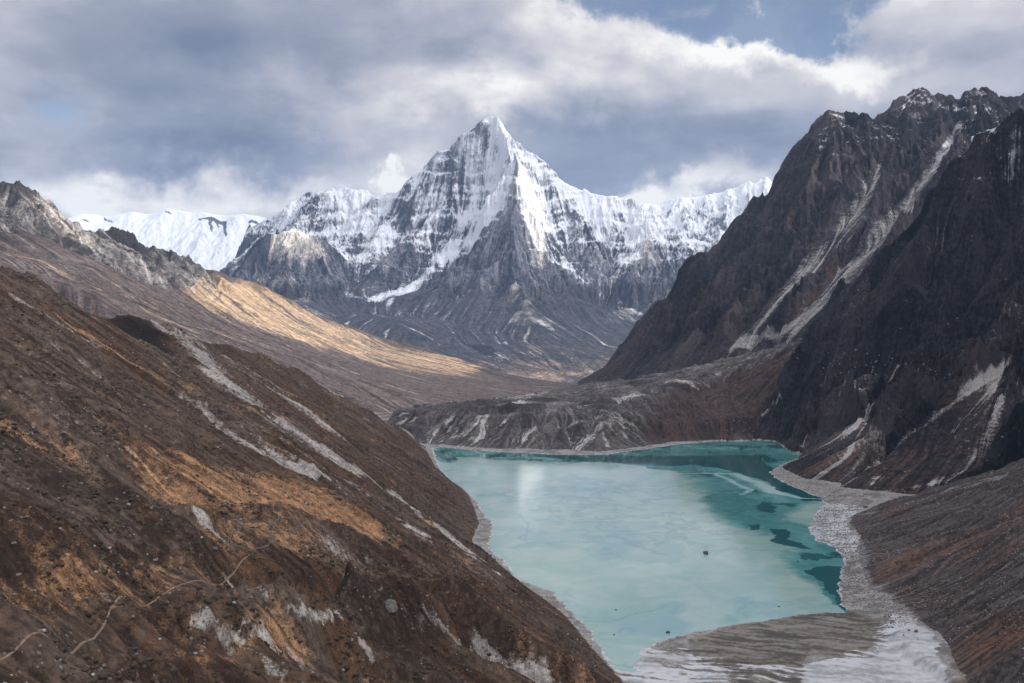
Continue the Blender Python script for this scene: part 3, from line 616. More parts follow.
# far snow walls to the left and right
def farwall(u0, u1, ridge, foot, nu, y0, y1, seed, k=1.):
    G = Grid(u0, u1, nu, y0, y1, 500)
    G.tin([ridge, foot], [(x, y+700, z*.7) for x, y, z in ridge]+[(x, y+2300, 0) for x, y, z in ridge]+[(x, y-1500, z-600) for x, y, z in foot], 3)
    H = G.H.copy()
    cm = 1-.6*G.wstroke(ridge, 500)
    G.erode(420, 110*k, 5, .55, seed, .2, .7, 2.0, cm)
    G.H += (60*k*cm*(ridged(G.X, G.Y, 300, 5, seed+3)-.4)+40*fbm(G.X, G.Y, 900, 3, seed+4)).astype(f4)
    g = np.hypot(*G.grad(G.H)); l = G.lic((pn(G.X/24, G.Y/24, seed)+.5*pn(G.X/60, G.Y/60, seed+1)).astype(f4), 26, 20, H)
    G.att['streak'] = np.clip(l, -3, 3)
    G.att.update(snow=np.clip(.95-.45*ss(1.2, 2.4, g)+.12*l-.15*G.att['rid']+.3*fbm(G.X, G.Y, 300, 4, seed), -.5, 1.3), scree=.2*l, soil=-.5+0*l, grass=-.5+0*l)
    return G, H
C4, H4 = farwall(.02, .42, [W(560,222,15800), W(600,213,15700), W(645,203,15500), W(660,205,15500), W(672,199,15500), W(680,196,15500), W(700,195,15500), W(720,196,15500), W(728,190,15450), W(737,188,15400), W(744,181,15400), W(750,178,15400), W(756,184,15400), W(766,176,15400), W(778,186,15400), W(830,170,15400), W(940,190,15400)],
                [W(560,270,13900), W(640,258,13900), W(700,262,13800), W(760,262,13700), W(940,260,13700)], 700, 12200, 18300, 130)
C4.att['snow'] -= .5*C4.stroke([(700,215),(725,225),(700,235)], 260, 80, H4)+.6*C4.stroke([(690,245),(730,255)], 220, 60, H4)
C3, H3 = farwall(-.62, -.08, [W(-120,215,17000), W(0,222,17000), W(40,214,17000), W(62,219,17000), W(84,211,17000), W(110,216,17000), W(135,210,17000), W(152,214,17000), W(168,208,17000), W(196,213,17000), W(205,211,17000), W(228,215,17000), W(245,211,17000), W(268,218,17000), W(300,212,17000), W(350,214,17000), W(420,220,17000)],
                [W(-120,290,14900), W(0,290,14900), W(100,288,14900), W(200,285,14900), W(300,280,14900), W(420,280,14900)], 700, 13200, 20200, 150, .4)
C3.att['snow'] += .35
C3.att['snow'] *= 1.0
for pts, w in [([(200,218),(212,219),(226,221)], [30,60,40]), ([(224,221),(226,236)], [45,16]), ([(210,219),(212,229)], [40,14]), ([(217,220),(218,226)], [30,10]), ([(83,219),(88,221)], 22), ([(104,218),(113,222)], 18), ([(166,213),(170,215)], 24), ([(246,240),(247,244)], 40), ([(250,222),(256,224)], 40)]:
    C3.att['snow'] -= 2.0*ss(.1, .6, C3.stroke(pts, w, 30, H3))
print('fields', round(time.time()-T0, 1))
# ------------------------------------------------------------------ materials
dk, dk2 = (.055, .048, .05), (.12, .105, .10)
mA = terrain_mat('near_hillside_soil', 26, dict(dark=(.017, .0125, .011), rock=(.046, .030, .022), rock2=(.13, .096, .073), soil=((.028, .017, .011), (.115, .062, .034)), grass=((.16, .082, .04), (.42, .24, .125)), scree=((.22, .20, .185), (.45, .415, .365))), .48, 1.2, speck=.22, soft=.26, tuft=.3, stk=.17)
mR = terrain_mat('right_hillside_soil', 26, dict(rock=(.045, .037, .035), rock2=(.13, .11, .104), soil=((.035, .03, .03), (.07, .055, .05)), grass=((.07, .036, .024), (.16, .08, .048)), scree=((.10, .094, .094), (.24, .225, .22))), .42, .9, speck=.22, soft=.34, stk=.13)
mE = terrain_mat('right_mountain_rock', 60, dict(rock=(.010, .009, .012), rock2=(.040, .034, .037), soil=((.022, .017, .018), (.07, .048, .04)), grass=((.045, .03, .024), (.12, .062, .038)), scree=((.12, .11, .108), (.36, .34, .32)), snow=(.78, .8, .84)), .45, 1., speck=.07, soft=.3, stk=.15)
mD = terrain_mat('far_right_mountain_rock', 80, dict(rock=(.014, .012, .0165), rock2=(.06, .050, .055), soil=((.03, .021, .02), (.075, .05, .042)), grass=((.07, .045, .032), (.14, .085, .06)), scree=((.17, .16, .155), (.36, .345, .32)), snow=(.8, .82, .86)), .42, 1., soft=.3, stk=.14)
mF = terrain_mat('moraine_rubble', 40, dict(rock=(.06, .053, .052), rock2=(.13, .115, .11), soil=((.045, .032, .028), (.085, .055, .045)), grass=((.07, .04, .025), (.16, .085, .05)), scree=((.16, .15, .14), (.42, .40, .38))), .45, 1., speck=.1, soft=.3, stk=.14)
mB = terrain_mat('left_ridge_soil', 90, dict(rock=(.07, .064, .066), rock2=(.26, .24, .225), soil=((.065, .052, .05), (.17, .13, .115)), grass=((.25, .175, .115), (.42, .305, .205)), scree=((.20, .18, .17), (.42, .38, .35))), .38, .8, soft=.3, stk=.14)
mC = terrain_mat('great_peak_rock', 220, dict(rock=(.055, .06, .078), rock2=(.20, .20, .225), soil=((.035, .04, .052), (.095, .09, .10)), grass=((.10, .08, .07), (.32, .24, .185)), scree=((.22, .22, .23), (.50, .46, .41)), snow=(.82, .85, .9)), .4, 1., soft=.3)
m4 = terrain_mat('far_snow_wall_rock', 240, dict(rock=(.07, .08, .1), rock2=(.18, .18, .2), scree=(.3, .3, .32), snow=(.85, .88, .92)), .3, .8)
mS = None
def shore_mat():
    m, T = newmat('gravel_beach_ground')
    P = T.n('ShaderNodeNewGeometry').outputs['Position']
    nB = T.noise(P, .12, 6, .65); nC = T.noise(P, .35, 8, .8); nA = T.noise(P, .02, 4)
    c = T.mix(T.mapr(T.m('ADD', T.m('MULTIPLY', nB, .25), T.m('MULTIPLY', nC, .75)), .38, .62), (.12, .112, .105), (.46, .44, .41))
    c = T.mix(T.mapr(T.noise(P, .035, 5, .6, .5), .48, .62, 0, .65), c, (.10, .088, .08))
    mud = T.mapr(T.m('MULTIPLY_ADD', T.m('SUBTRACT', nB, .5), .5, T.attr('mud')), .4, .6)
    c = T.mix(mud, c, T.mix(T.mapr(T.m('MULTIPLY_ADD', T.attr('streak'), .14, T.m('ADD', T.m('MULTIPLY', nB, .6), T.m('MULTIPLY', nA, .4))), .36, .64), (.075, .065, .055), (.25, .225, .19)))
    ice = T.mapr(T.m('MULTIPLY_ADD', T.m('SUBTRACT', nB, .5), .7, T.attr('ice')), .4, .6)
    c = T.mix(ice, c, T.mix(T.mapr(T.m('MULTIPLY_ADD', T.attr('streak'), .07, T.m('ADD', T.m('MULTIPLY', nA, .5), T.m('MULTIPLY', nB, .5))), .38, .6), (.27, .28, .28), (.56, .57, .58)))
    c = T.mix(T.mapr(T.m('MULTIPLY_ADD', T.m('SUBTRACT', nC, .5), .5, T.attr('brown')), .4, .6), c, T.mix(nB, (.06, .045, .04), (.18, .13, .10)))
    Bs = T.n('ShaderNodeBsdfPrincipled'); T.put(Bs.inputs['Base Color'], c)
    T.put(Bs.inputs['Roughness'], T.mapr(ice, 0, 1, .85, .35)); Bs.inputs['Specular IOR Level'].default_value = .3
    bp = T.n('ShaderNodeBump'); bp.inputs['Distance'].default_value = 1.2; bp.inputs['Strength'].default_value = .7
    T.put(bp.inputs['Height'], T.m('MULTIPLY', nC, T.m('SUBTRACT', 1, T.m('MULTIPLY', ice, .9)))); T.L.new(bp.outputs[0], Bs.inputs['Normal'])
    T.L.new(Bs.outputs[0], T.n('ShaderNodeOutputMaterial').inputs[0]); return m
# shore attributes: streaks run across the flat
a_ = math.radians(-18); ca, sa = math.cos(a_), math.sin(a_)
sx, sy = S.X*ca+S.Y*sa, -S.X*sa+S.Y*ca
wx = 14*fbm(S.X, S.Y, 70, 3, 83)
stv = (fbm((sx+wx)/6, sy+wx, 9, 4, 84)*2.2).astype(f4)
S.att['streak'] = stv
S.H += (.5*np.clip(ridged(S.X, S.Y, 10, 3, 46)-.35, 0, 1)*(1-flatm)*ss(2, 8, land)).astype(f4)
mudp = S.wpoly([z0(*p) for p in [(695,636),(730,626),(790,615),(850,612),(872,618),(880,640),(860,652),(800,655),(760,664),(725,660),(700,650)]], 30, 22)
darkp = S.wpoly([z0(*p) for p in [(690,640),(740,645),(790,655),(840,672),(850,700),(760,720),(720,676),(690,662)]], 14, 14)
S.att['mud'] = np.clip(mudp*1.0+.6*darkp, 0, 1)
icep = S.wpoly([z0(*p) for p in [(600,660),(640,648),(690,650),(720,655),(800,668),(860,690),(700,720),(580,720)]], 12, 14)
icer = S.wpoly([z0(*p) for p in [(800,665),(860,645),(880,622),(890,612),(915,622),(935,640),(950,690),(940,760),(820,720)]], 10, 10)
fanp = S.wpoly([z0(*p) for p in [(826,503),(850,505),(868,512),(846,522),(850,533),(860,541),(862,552),(846,556),(836,546),(816,538),(811,528),(816,514)]], 6, 6)
edge = ss(9, 1.5, np.abs(sd))*.55
S.att['ice'] = np.clip(1.05*icep*(.62+.5*stv)*(1-.45*darkp)+.9*icer*(.8+.25*fbm(S.X, S.Y, 30, 4, 85))-.5*mudp*(1-icep)+.85*fanp*(.75+.4*stv)+edge*(sd > -20)+.5*mudp*(stv-.25), -.3, 1.1)
S.att['brown'] = np.clip(.3*fbm(S.X, S.Y, 50, 4, 86)+.5*ss(7, 12, S.H), 0, 1)-.3*flatm
mS = shore_mat()
S.build('beach', mS, 'grey gravel beach and frozen mud flat around the lake')
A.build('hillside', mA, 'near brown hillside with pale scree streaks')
R.build('hillside', mR, 'dark striped hillside rising from the right shore')
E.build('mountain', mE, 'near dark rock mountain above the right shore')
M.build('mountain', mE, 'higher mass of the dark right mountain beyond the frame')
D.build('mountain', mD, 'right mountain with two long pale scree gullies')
Fm.build('moraine', mF, 'dark rubble moraine beyond the lake')
B.build('hills', mB, 'left valley side with golden grass slope')
C.build('mountain', mC, 'great snow and rock peak above the valley')
C4.build('mountain', m4, 'far snow wall right of the great peak')
C3.build('mountain', m4, 'far snow wall left of the great peak')
# base ground sheet
G0 = Grid(-14000, 14000, 120, -3500, 21500, 120, polar=False)
G0.H += (-380+30*fbm(G0.X, G0.Y, 1500, 4, 88)+250*ss(5000, 9000, np.hypot(G0.X, 0*G0.Y))).astype(f4)
G0.att.update(streak=0*G0.H, grass=.3+.3*fbm(G0.X, G0.Y, 500, 4, 89), scree=.1+0*G0.H, soil=.6+0*G0.H)
G0.build('ground', mB, 'valley floor')
# ------------------------------------------------------------------ water
Wg = Grid(-.16, .42, 900, 900, 3000, 900)
def wp(pts, soft, warp=0): return Wg.wpoly([z0(*p) for p in pts], soft, warp*1.7, 5)
X_, Y_ = Wg.X, Wg.Y
openw = np.maximum.reduce([
    wp([(430,440),(620,440),(770,436),(810,450),(790,470),(700,455),(720,470),(668,470),(640,466),(590,462),(500,460),(430,455)], 30, 30),
    wp([(640,455),(690,452),(740,450),(800,470),(840,500),(830,540),(850,560),(845,620),(830,600),(790,575),(760,550),(735,520),(700,500),(680,480),(650,470)], 50, 60)*.62,
    wp([(818,566),(850,560),(850,615),(840,603),(828,590),(806,570)], 8, 10)*1.0,
    wp([(434,456),(452,455),(459,459),(455,463),(440,462)], 10, 8)*.9])
dark = np.maximum.reduce([
    wp([(600,455),(660,456),(765,455),(772,458),(762,463),(775,470),(800,478),(830,500),(800,500),(760,480),(735,472),(700,465),(655,466),(610,462),(560,459),(520,455)], 9, 12),
    wp([(455,452),(520,456),(600,458),(655,461),(700,466),(690,470),(620,473),(560,468),(500,458)], 16, 16)*.38,
    wp([(748,524),(758,523),(762,530),(752,531)], 9, 12), wp([(774,529),(789,531),(785,540),(806,545),(808,549),(792,548),(764,541),(772,538)], 9, 12), wp([(765,503),(778,508),(776,513),(764,512),(758,506)], 9, 12),
    wp([(440,457),(456,457),(457,460),(445,462)], 4, 4)*.8,
    wp([(806,571),(830,566),(850,566),(846,610),(838,606),(826,590)], 6, 6)])
film = fbm(X_+60*fbm(X_, Y_, 120, 4, 90), Y_*.6+80*fbm(X_, Y_, 120, 4, 92), 110, 6, 91, .58)
crk = 1-np.abs(fbm(X_+30*fbm(X_, Y_, 60, 3, 93), Y_+40*fbm(X_, Y_, 60, 3, 94), 120, 4, 95))*9
crk = np.clip(crk, 0, 1)*ss(.0, .3, fbm(X_, Y_, 300, 2, 96)+.05)
ribb = np.maximum(Wg.wstroke([z0(*p) for p in [(715,473),(735,474),(755,482),(775,492),(800,498),(825,499)]], [10,20,26,22,12,4], 16), Wg.wstroke([z0(*p) for p in [(660,474),(715,473),(750,490),(742,494)]], [4,9,9,5], 14))
darkice = np.maximum.reduce([wp([(517,530),(530,527),(545,535),(568,546),(560,553),(540,548),(522,540)], 14, 20), wp([(585,535),(625,532),(650,545),(625,560),(590,553),(600,545)], 16, 24), wp([(590,553),(612,551),(617,558),(598,561)], 6, 6)*1.4,
    wp([(600,620),(660,612),(675,602),(682,625),(676,638),(620,634)], 12, 16), wp([(735,598),(755,596),(745,606),(733,612)], 8, 10)])
cra = np.maximum(Wg.wstroke([z0(*p) for p in [(585,621),(612,622),(640,613),(660,608),(675,602)]], 1.6, 6), Wg.wstroke([z0(*p) for p in [(500,512),(520,515),(530,528),(524,540)]], 2.2, 8))
Wg.att.update(open=np.clip(openw*(1+.1*film), 0, 1), dark=np.clip(dark+.85*openw*ss(.12, .4, fbm(X_+40*fbm(X_, Y_, 60, 4, 190), Y_+60*fbm(X_, Y_, 70, 4, 191), 75, 5, 192))-.8*ribb, 0, 1), film=np.clip(.5+.5*film+.9*ribb, 0, 1.5).astype(f4), dice=np.clip(darkice*(.6+.5*film)+.55*ss(.22, .34, fbm(X_+70*fbm(X_, Y_, 90, 5, 230), Y_*.8+90*fbm(X_, Y_, 110, 5, 231), 240, 5, 232, .6))*(1-openw), 0, 1), crack=np.clip(np.maximum(crk*.8*(1-openw), cra), 0, 1))
def water_mat():
    m, T = newmat('lake_water_and_ice')
    P = T.n('ShaderNodeNewGeometry').outputs['Position']
    n1 = T.noise(P, .012, 6, .6, 1.); n2 = T.noise(P, .06, 5, .6)
    ice = T.mix(T.mapr(n1, .35, .65), (.26, .42, .375), (.36, .475, .435))
    ice = T.mix(T.mapr(T.attr('film'), .45, 1.3), ice, (.45, .56, .53))
    ice = T.mix(T.m('MULTIPLY', T.attr('dice'), .75), ice, (.17, .34, .37))
    tq = T.mix(T.mapr(T.attr('film'), .3, .8), (.05, .21, .20), (.15, .37, .36))
    tq = T.mix(T.mapr(T.attr('film'), .85, 1.2), tq, (.42, .58, .58))
    o = T.mapr(T.m('MULTIPLY_ADD', T.m('SUBTRACT', n2, .5), .45, T.attr('open')), .25, .6)
    c = T.mix(o, ice, tq)
    d = T.mapr(T.m('MULTIPLY_ADD', T.m('SUBTRACT', n2, .5), .35, T.attr('dark')), .38, .55)
    c = T.mix(d, c, (.008, .085, .09))
    c = T.mix(T.m('MULTIPLY', T.attr('crack'), .6), c, (.10, .24, .27))
    Bs = T.n('ShaderNodeBsdfPrincipled'); T.put(Bs.inputs['Base Color'], c); Bs.inputs['IOR'].default_value = 1.33
    T.put(Bs.inputs['Roughness'], T.m('ADD', T.mapr(o, 0, 1, .07, .035), T.m('MULTIPLY', n2, .07)))
    bp = T.n('ShaderNodeBump'); bp.inputs['Distance'].default_value = .3; bp.inputs['Strength'].default_value = .04
    T.put(bp.inputs['Height'], T.noise(P, .25, 3)); T.L.new(bp.outputs[0], Bs.inputs['Normal'])
    T.L.new(Bs.outputs[0], T.n('ShaderNodeOutputMaterial').inputs[0]); return m
Wg.build('water', water_mat(), 'half frozen turquoise lake')
# ================================================================== things
def zat(G, x, y): return float(G.samp(G.H, np.array([x], f4), np.array([y], f4))[0])
def simple(name, col, col2, sc):
    m, T = newmat(name); P = T.n('ShaderNodeTexCoord').outputs['Object']
    c = T.mix(T.mapr(T.noise(P, sc, 5, .65), .35, .65), col, col2)
    Bs = T.n('ShaderNodeBsdfPrincipled'); T.put(Bs.inputs['Base Color'], c); Bs.inputs['Roughness'].default_value = .9
    bp = T.n('ShaderNodeBump'); bp.inputs['Distance'].default_value = .05; T.put(bp.inputs['Height'], T.noise(P, sc*3, 5, .7)); T.L.new(bp.outputs[0], Bs.inputs['Normal'])
    T.L.new(Bs.outputs[0], T.n('ShaderNodeOutputMaterial').inputs[0]); return m
M_dark = simple('dark_boulder_stone', (.055, .05, .055), (.13, .12, .125), 3)
M_grey = simple('grey_boulder_stone', (.10, .09, .085), (.24, .22, .20), 3)
M_path = simple('trodden_earth', (.15, .10, .068), (.28, .205, .14), .5)
import bmesh
from mathutils import noise as mn
rnd = random.Random(5)
def rock_into(bm, loc, r, seed, squash=.7, sub=2):
    n0 = len(bm.verts); ret = bmesh.ops.create_icosphere(bm, subdivisions=sub, radius=1.0)
    q = random.Random(seed); sx, sy_, sz = q.uniform(.8, 1.25), q.uniform(.75, 1.1), squash*q.uniform(.85, 1.2); rz = q.uniform(0, 6.28)
    cuts = [(Vector((q.gauss(0, 1), q.gauss(0, 1), q.gauss(0, .8))).normalized(), q.uniform(.62, .85)) for _ in range(9)]
    off = Vector((seed*3.7, seed*1.3, 0))
    for v_ in ret['verts']:
        p = v_.co.copy()
        for n_, d_ in cuts:                       # knock flat faces off the stone
            e = p.dot(n_)-d_
            if e > 0: p -= n_*e
        p *= 1+.12*mn.noise(p*1.8+off)
        p = Vector((p.x*sx, p.y*sy_, p.z*sz)); c_, s_ = math.cos(rz), math.sin(rz)
        v_.co = Vector((p.x*c_-p.y*s_, p.x*s_+p.y*c_, p.z))*r+Vector(loc)
def mesh_obj(name, bm, mat):
    me = bpy.data.meshes.new(name); bm.to_mesh(me); bm.free(); me.materials.append(mat)
    o = bpy.data.objects.new(name, me); COL.objects.link(o); return o
variants = {}
for mt, key in ((M_dark, 'd'), (M_grey, 'g')):
    for k in range(5):
        bm = bmesh.new(); rock_into(bm, (0, 0, 0), 1, 11+k*7, .72, 3); me = bpy.data.meshes.new('boulder'); bm.to_mesh(me); bm.free(); me.materials.append(mt); variants[key, k] = me
def boulder(x, y, z, r, key, label, group=None):
    o = bpy.data.objects.new('boulder', variants[key, rnd.randrange(5)]); COL.objects.link(o)
    o.location = (x, y, z+.25*r); o.scale = (r, r, r*rnd.uniform(.8, 1.05)); o.rotation_euler = (rnd.uniform(-.2, .2), rnd.uniform(-.2, .2), rnd.uniform(0, 6.28))
    o['label'] = label; o['category'] = 'boulder'
    if group: o['group'] = group
    return o
for px, py, w_, lab in [(706,554,7.5,'largest dark boulder standing out of the lake ice'), (668,633,5.5,'dark boulder in the pale ice just above the mud flat'), (616,610,2.6,'tiny dark rock on the ice beside the long crack line'),
                        (614,635,2.4,'tiny dark rock on the ice near the left bank'), (779,607,2.8,'small dark rock on the ice close above the brown sandbar')]:
    x, y = z0(px, py); boulder(x, y, 0, w_*.5*y/F, 'd', lab, 'boulders frozen into the lake')
for px, py, w_, lab in [(865,511,6,'dark boulder at the mouth of the pale stream fan'), (916,639,5,'small dark boulder on the white ice at the foot of the right slope')]:
    x, y = z0(px, py); boulder(x, y, zat(S, x, y), w_*.5*y/F, 'd', lab)
for px, py, w_, key, lab in [(340,501,7,'d','dark boulder at the right edge of the orange grass bench'), (308,505,4.5,'d','dark boulder on orange grass above the stone pens'), (330,505,3.5,'d','small dark rock just left of the bench edge boulder'),
        (215,551,7,'d','dark boulder left of the footpath below the larger stone pen'), (155,561,6,'g','grey boulder on dark scrub above the middle of the footpath'), (133,620,5,'g','grey boulder on dark ground below the footpath'),
        (166,503,5,'g','grey boulder on the brown slope above the pale landslip'), (60,473,4,'g','pale grey rock high on the left of the brown slope'), (103,559,4.5,'g','grey rock in dark scrub left of the footpath'), (237,551,5,'d','dark rock at the lower wall of the larger stone pen'),
        (390,612,20,'g','biggest grey boulder sunk in the slope above the pale landslip ridge'), (182,577,4,'d','dark rock just below the footpath bend'), (255,478,4,'d','dark rock under the pale scree band')]:
    x, y = A.hit(px, py); boulder(x, y, zat(A, x, y), w_*.5*y/F, key, lab)
for k in range(46):
    px, py = rnd.uniform(200, 350), rnd.uniform(484, 545); x, y = A.hit(px, py); boulder(x, y, zat(A, x, y), rnd.uniform(.6, 1.5), 'd', 'small dark rock strewn on the orange grass bench', 'small rocks on the orange grass bench')
for k in range(60):
    px, py = rnd.uniform(5, 420), rnd.uniform(440, 675); x, y = A.hit(px, py); boulder(x, y, zat(A, x, y), rnd.uniform(.6, 1.5), 'g', 'small grey rock strewn on the dark brown scrub slope', 'small rocks on the brown slope')
k = 0
while k < 70:
    t = rnd.random(); px = np.interp(t, [0, .25, .5, .75, 1], [832, 850, 850, 866, 925])+rnd.gauss(0, 7); py = np.interp(t, [0, .25, .5, .75, 1], [512, 545, 575, 600, 650])+rnd.gauss(0, 4)
    x, y = z0(px, py); z = zat(S, x, y)
    if z < .3: continue
    boulder(x, y, z, rnd.uniform(.6, 1.7), 'g', 'small grey stone lying on the right gravel beach', 'stones on the right beach'); k += 1
def wall(pts, seed, label):
    P = [A.hit(*p) for p in pts]; bm = bmesh.new(); q = random.Random(seed); i = 0
    for (a, b_) in zip(P[:-1], P[1:]):
        L = math.hypot(b_[0]-a[0], b_[1]-a[1]); n = max(1, int(L/.45))
        for j in range(n):
            t = j/n; x = a[0]+(b_[0]-a[0])*t; y = a[1]+(b_[1]-a[1])*t; z = zat(A, x, y)
            for lv in range(2):
                i += 1; rock_into(bm, (x+q.gauss(0, .16), y+q.gauss(0, .16), z+.15+lv*.42), q.uniform(.32, .5), seed+i % 37, .6, 1)
    o = mesh_obj('stone_wall', bm, M_grey); o['label'] = label; o['category'] = 'stone wall'; o['group'] = 'dry stone pens on the bench'; return o
wall([(225,543),(231,537),(238,532),(252,530.5),(265,532.5),(275,536),(272,543.5),(262,548.5),(252,551),(241,548),(233,546),(225,543)], 2, 'larger oval dry stone pen wall at the head of the footpath')
wall([(268,529),(275,522),(282.5,519.5),(294,521),(304,524),(301,528.5),(285,530)], 4, 'smaller broken dry stone wall right of the larger pen')
for (px, py, r_, lab) in [(272,527,2.6,'rubble heap of a ruined hut between the two stone pens'), (270,538,3.0,'rubble heap inside the right end of the larger stone pen'), (304,524,3.0,'grey rubble heap at the right end of the smaller stone pen')]:
    x, y = A.hit(px, py); bm = bmesh.new(); q = random.Random(px)
    for j in range(45):
        a = q.uniform(0, 6.28); d = q.random()**.7*r_; h_ = (1-d/r_)*1.5*q.random()
        rock_into(bm, (x+d*math.cos(a)*1.3, y+d*math.sin(a), zat(A, x, y)+h_+.2), q.uniform(.35, .75), j, .65, 1)
    o = mesh_obj('rubble_heap', bm, M_grey); o['label'] = lab; o['category'] = 'rubble heap'
def ribbon(Q_, w_, seed, label):
    Q_[:, 0] += .9*np.array(fbm(Q_[:, 0], Q_[:, 1], 26, 3, seed)); T_ = np.gradient(Q_, axis=0); T_ /= np.hypot(T_[:, 0], T_[:, 1])[:, None]; N_ = np.stack([-T_[:, 1], T_[:, 0]], 1)
    ww = w_*(.75+.5*np.abs(fbm(Q_[:, 0], Q_[:, 1], 9, 2, seed+1)))
    vs_ = []; n_ = 5
    for i in range(len(Q_)):
        for k in range(n_):
            o_ = (k/(n_-1)-.5)*2*ww[i]; x = Q_[i, 0]+N_[i, 0]*o_; y = Q_[i, 1]+N_[i, 1]*o_
            vs_.append((x, y, zat(A, x, y)+(.16 if 0 < k < n_-1 else -.15)))
    fs_ = [(i*n_+k, i*n_+k+1, (i+1)*n_+k+1, (i+1)*n_+k) for i in range(len(Q_)-1) for k in range(n_-1)]
    me = bpy.data.meshes.new('path'); me.from_pydata(vs_, [], fs_); me.materials.append(M_path); o = bpy.data.objects.new('path', me); COL.objects.link(o); o['kind'] = 'structure'; o['label'] = label
ribbon(PW[0], .48, 3, 'pale footpath climbing to the stone pens')
ribbon(PW[1], .45, 8, 'faint footpath leaving the stone pens')
# ground cover: low shrubs and loose stones, too many to count
def scatter(name, label, mat, G, n, wt, lo, hi_, flat, seed, ymax):
    q = np.random.RandomState(seed); w_ = np.clip(wt, 0, 1)*(G.Y**1.0)*(G.Y < ymax)*(np.abs(G.X/G.Y) < .56)
    cdf = np.cumsum(w_.ravel().astype(np.float64)); k = np.searchsorted(cdf, q.rand(n)*cdf[-1])
    k = np.clip(k, 0, G.X.size-1); x = G.X.ravel()[k]+q.uniform(-.6, .6, n); y = G.Y.ravel()[k]+q.uniform(-1.2, 1.2, n); z = G.samp(G.H, x.astype(f4), y.astype(f4))
    bm = bmesh.new(); bmesh.ops.create_icosphere(bm, subdivisions=1, radius=1); V = np.array([v_.co[:] for v_ in bm.verts]); T_ = np.array([[v_.index for v_ in f_.verts] for f_ in bm.faces]); bm.free()
    rr = lo+(hi_-lo)*q.rand(n)**2.5
    P_ = V[None]*rr[:, None, None]*(1+.35*(q.rand(n, len(V), 1)-.5)); a_ = q.rand(n)*6.28; st_ = .7+.6*q.rand(n)
    c_, s_ = np.cos(a_)[:, None], np.sin(a_)[:, None]; px_ = P_[:, :, 0]*st_[:, None]; py_ = P_[:, :, 1]
    Pn = np.stack([px_*c_-py_*s_+x[:, None], px_*s_+py_*c_+y[:, None], P_[:, :, 2]*flat+z[:, None]+.15*rr[:, None]], -1).reshape(-1, 3)
    Fc = (T_[None]+np.arange(n)[:, None, None]*len(V)).reshape(-1, 3)
    me = bpy.data.meshes.new(name); me.vertices.add(len(Pn)); me.vertices.foreach_set('co', Pn.ravel().astype(f4)); me.loops.add(Fc.size); me.loops.foreach_set('vertex_index', Fc.ravel().astype(np.int32))
    me.polygons.add(len(Fc)); me.polygons.foreach_set('loop_start', (np.arange(len(Fc))*3).astype(np.int32)); me.update(calc_edges=True); me.materials.append(mat)
    o = bpy.data.objects.new(name, me); COL.objects.link(o); o['kind'] = 'stuff'; o['label'] = label
M_shr = simple('dwarf_shrub_twigs', (.03, .022, .016), (.075, .05, .03), .15)
M_pale = simple('pale_rubble_stone', (.2, .19, .18), (.42, .40, .38), .3)
gA_ = fbm(A.X, A.Y, 45, 4, 201)+.5*fbm(A.X, A.Y, 12, 3, 202)
scatter('dwarf_shrubs', 'dark dwarf shrubs dotted over the brown hillside', M_shr, A, 34000, ss(-.1, .5, gA_)*ss(3, 12, A.H)*(A.att['scree'] < .45)*(.15+(A.att['grass'] < .55)), .45, 1.9, .7, 3, 2300)
scatter('rubble', 'pale loose stones in the scree of the brown hillside', M_pale, A, 7000, ss(.25, .6, A.att['scree'])*ss(3, 10, A.H)+.02, .3, 1.2, .7, 4, 2200)
scatter('rubble', 'loose stones on the dark striped right hillside', M_pale, R, 2600, ss(0, .5, fbm(R.X, R.Y, 60, 4, 203))*ss(1, 6, R.H), .3, 1.2, .7, 5, 2200)
scatter('dwarf_shrubs', 'low dark shrubs on the right hillside', M_shr, R, 9000, ss(-.1, .5, fbm(R.X, R.Y, 50, 4, 204))*ss(2, 10, R.H), .4, 1.5, .7, 6, 2200)
scatter('rubble', 'grey stones covering the gravel beach', M_grey, S, 9000, ((sd < -1)&(sd > -75)&(S.X/S.Y > .18))*(1-flatm)*1.0, .3, 1.3, .7, 7, 2700)
scatter('rubble', 'pale stones strewn over the scree fans of the right mountain', M_pale, E, 2500, ss(.3, .6, E.att['scree'])*(E.H < 400), .5, 1.8, .7, 8, 2800)
# ------------------------------------------------------------------ air
hm, T = newmat('haze_air')
v = T.n('ShaderNodeVolumePrincipled'); v.inputs['Density'].default_value = 1.7e-5; v.inputs['Color'].default_value = (.42, .66, 1, 1); v.inputs['Anisotropy'].default_value = .2
T.L.new(v.outputs[0], T.n('ShaderNodeOutputMaterial').inputs['Volume'])
b = (-14100, 14100, -3600, 21600, -440, 2650)
me = bpy.data.meshes.new('haze'); vs = [(x, y, z) for x in b[:2] for y in b[2:4] for z in b[4:]]
me.from_pydata(vs, [], [(0,1,3,2), (4,6,7,5), (0,4,5,1), (2,3,7,6), (0,2,6,4), (1,5,7,3)]); me.materials.append(hm)
ho = bpy.data.objects.new('haze', me); COL.objects.link(ho); ho['kind'] = 'stuff'; ho['label'] = 'thin blue mountain haze'
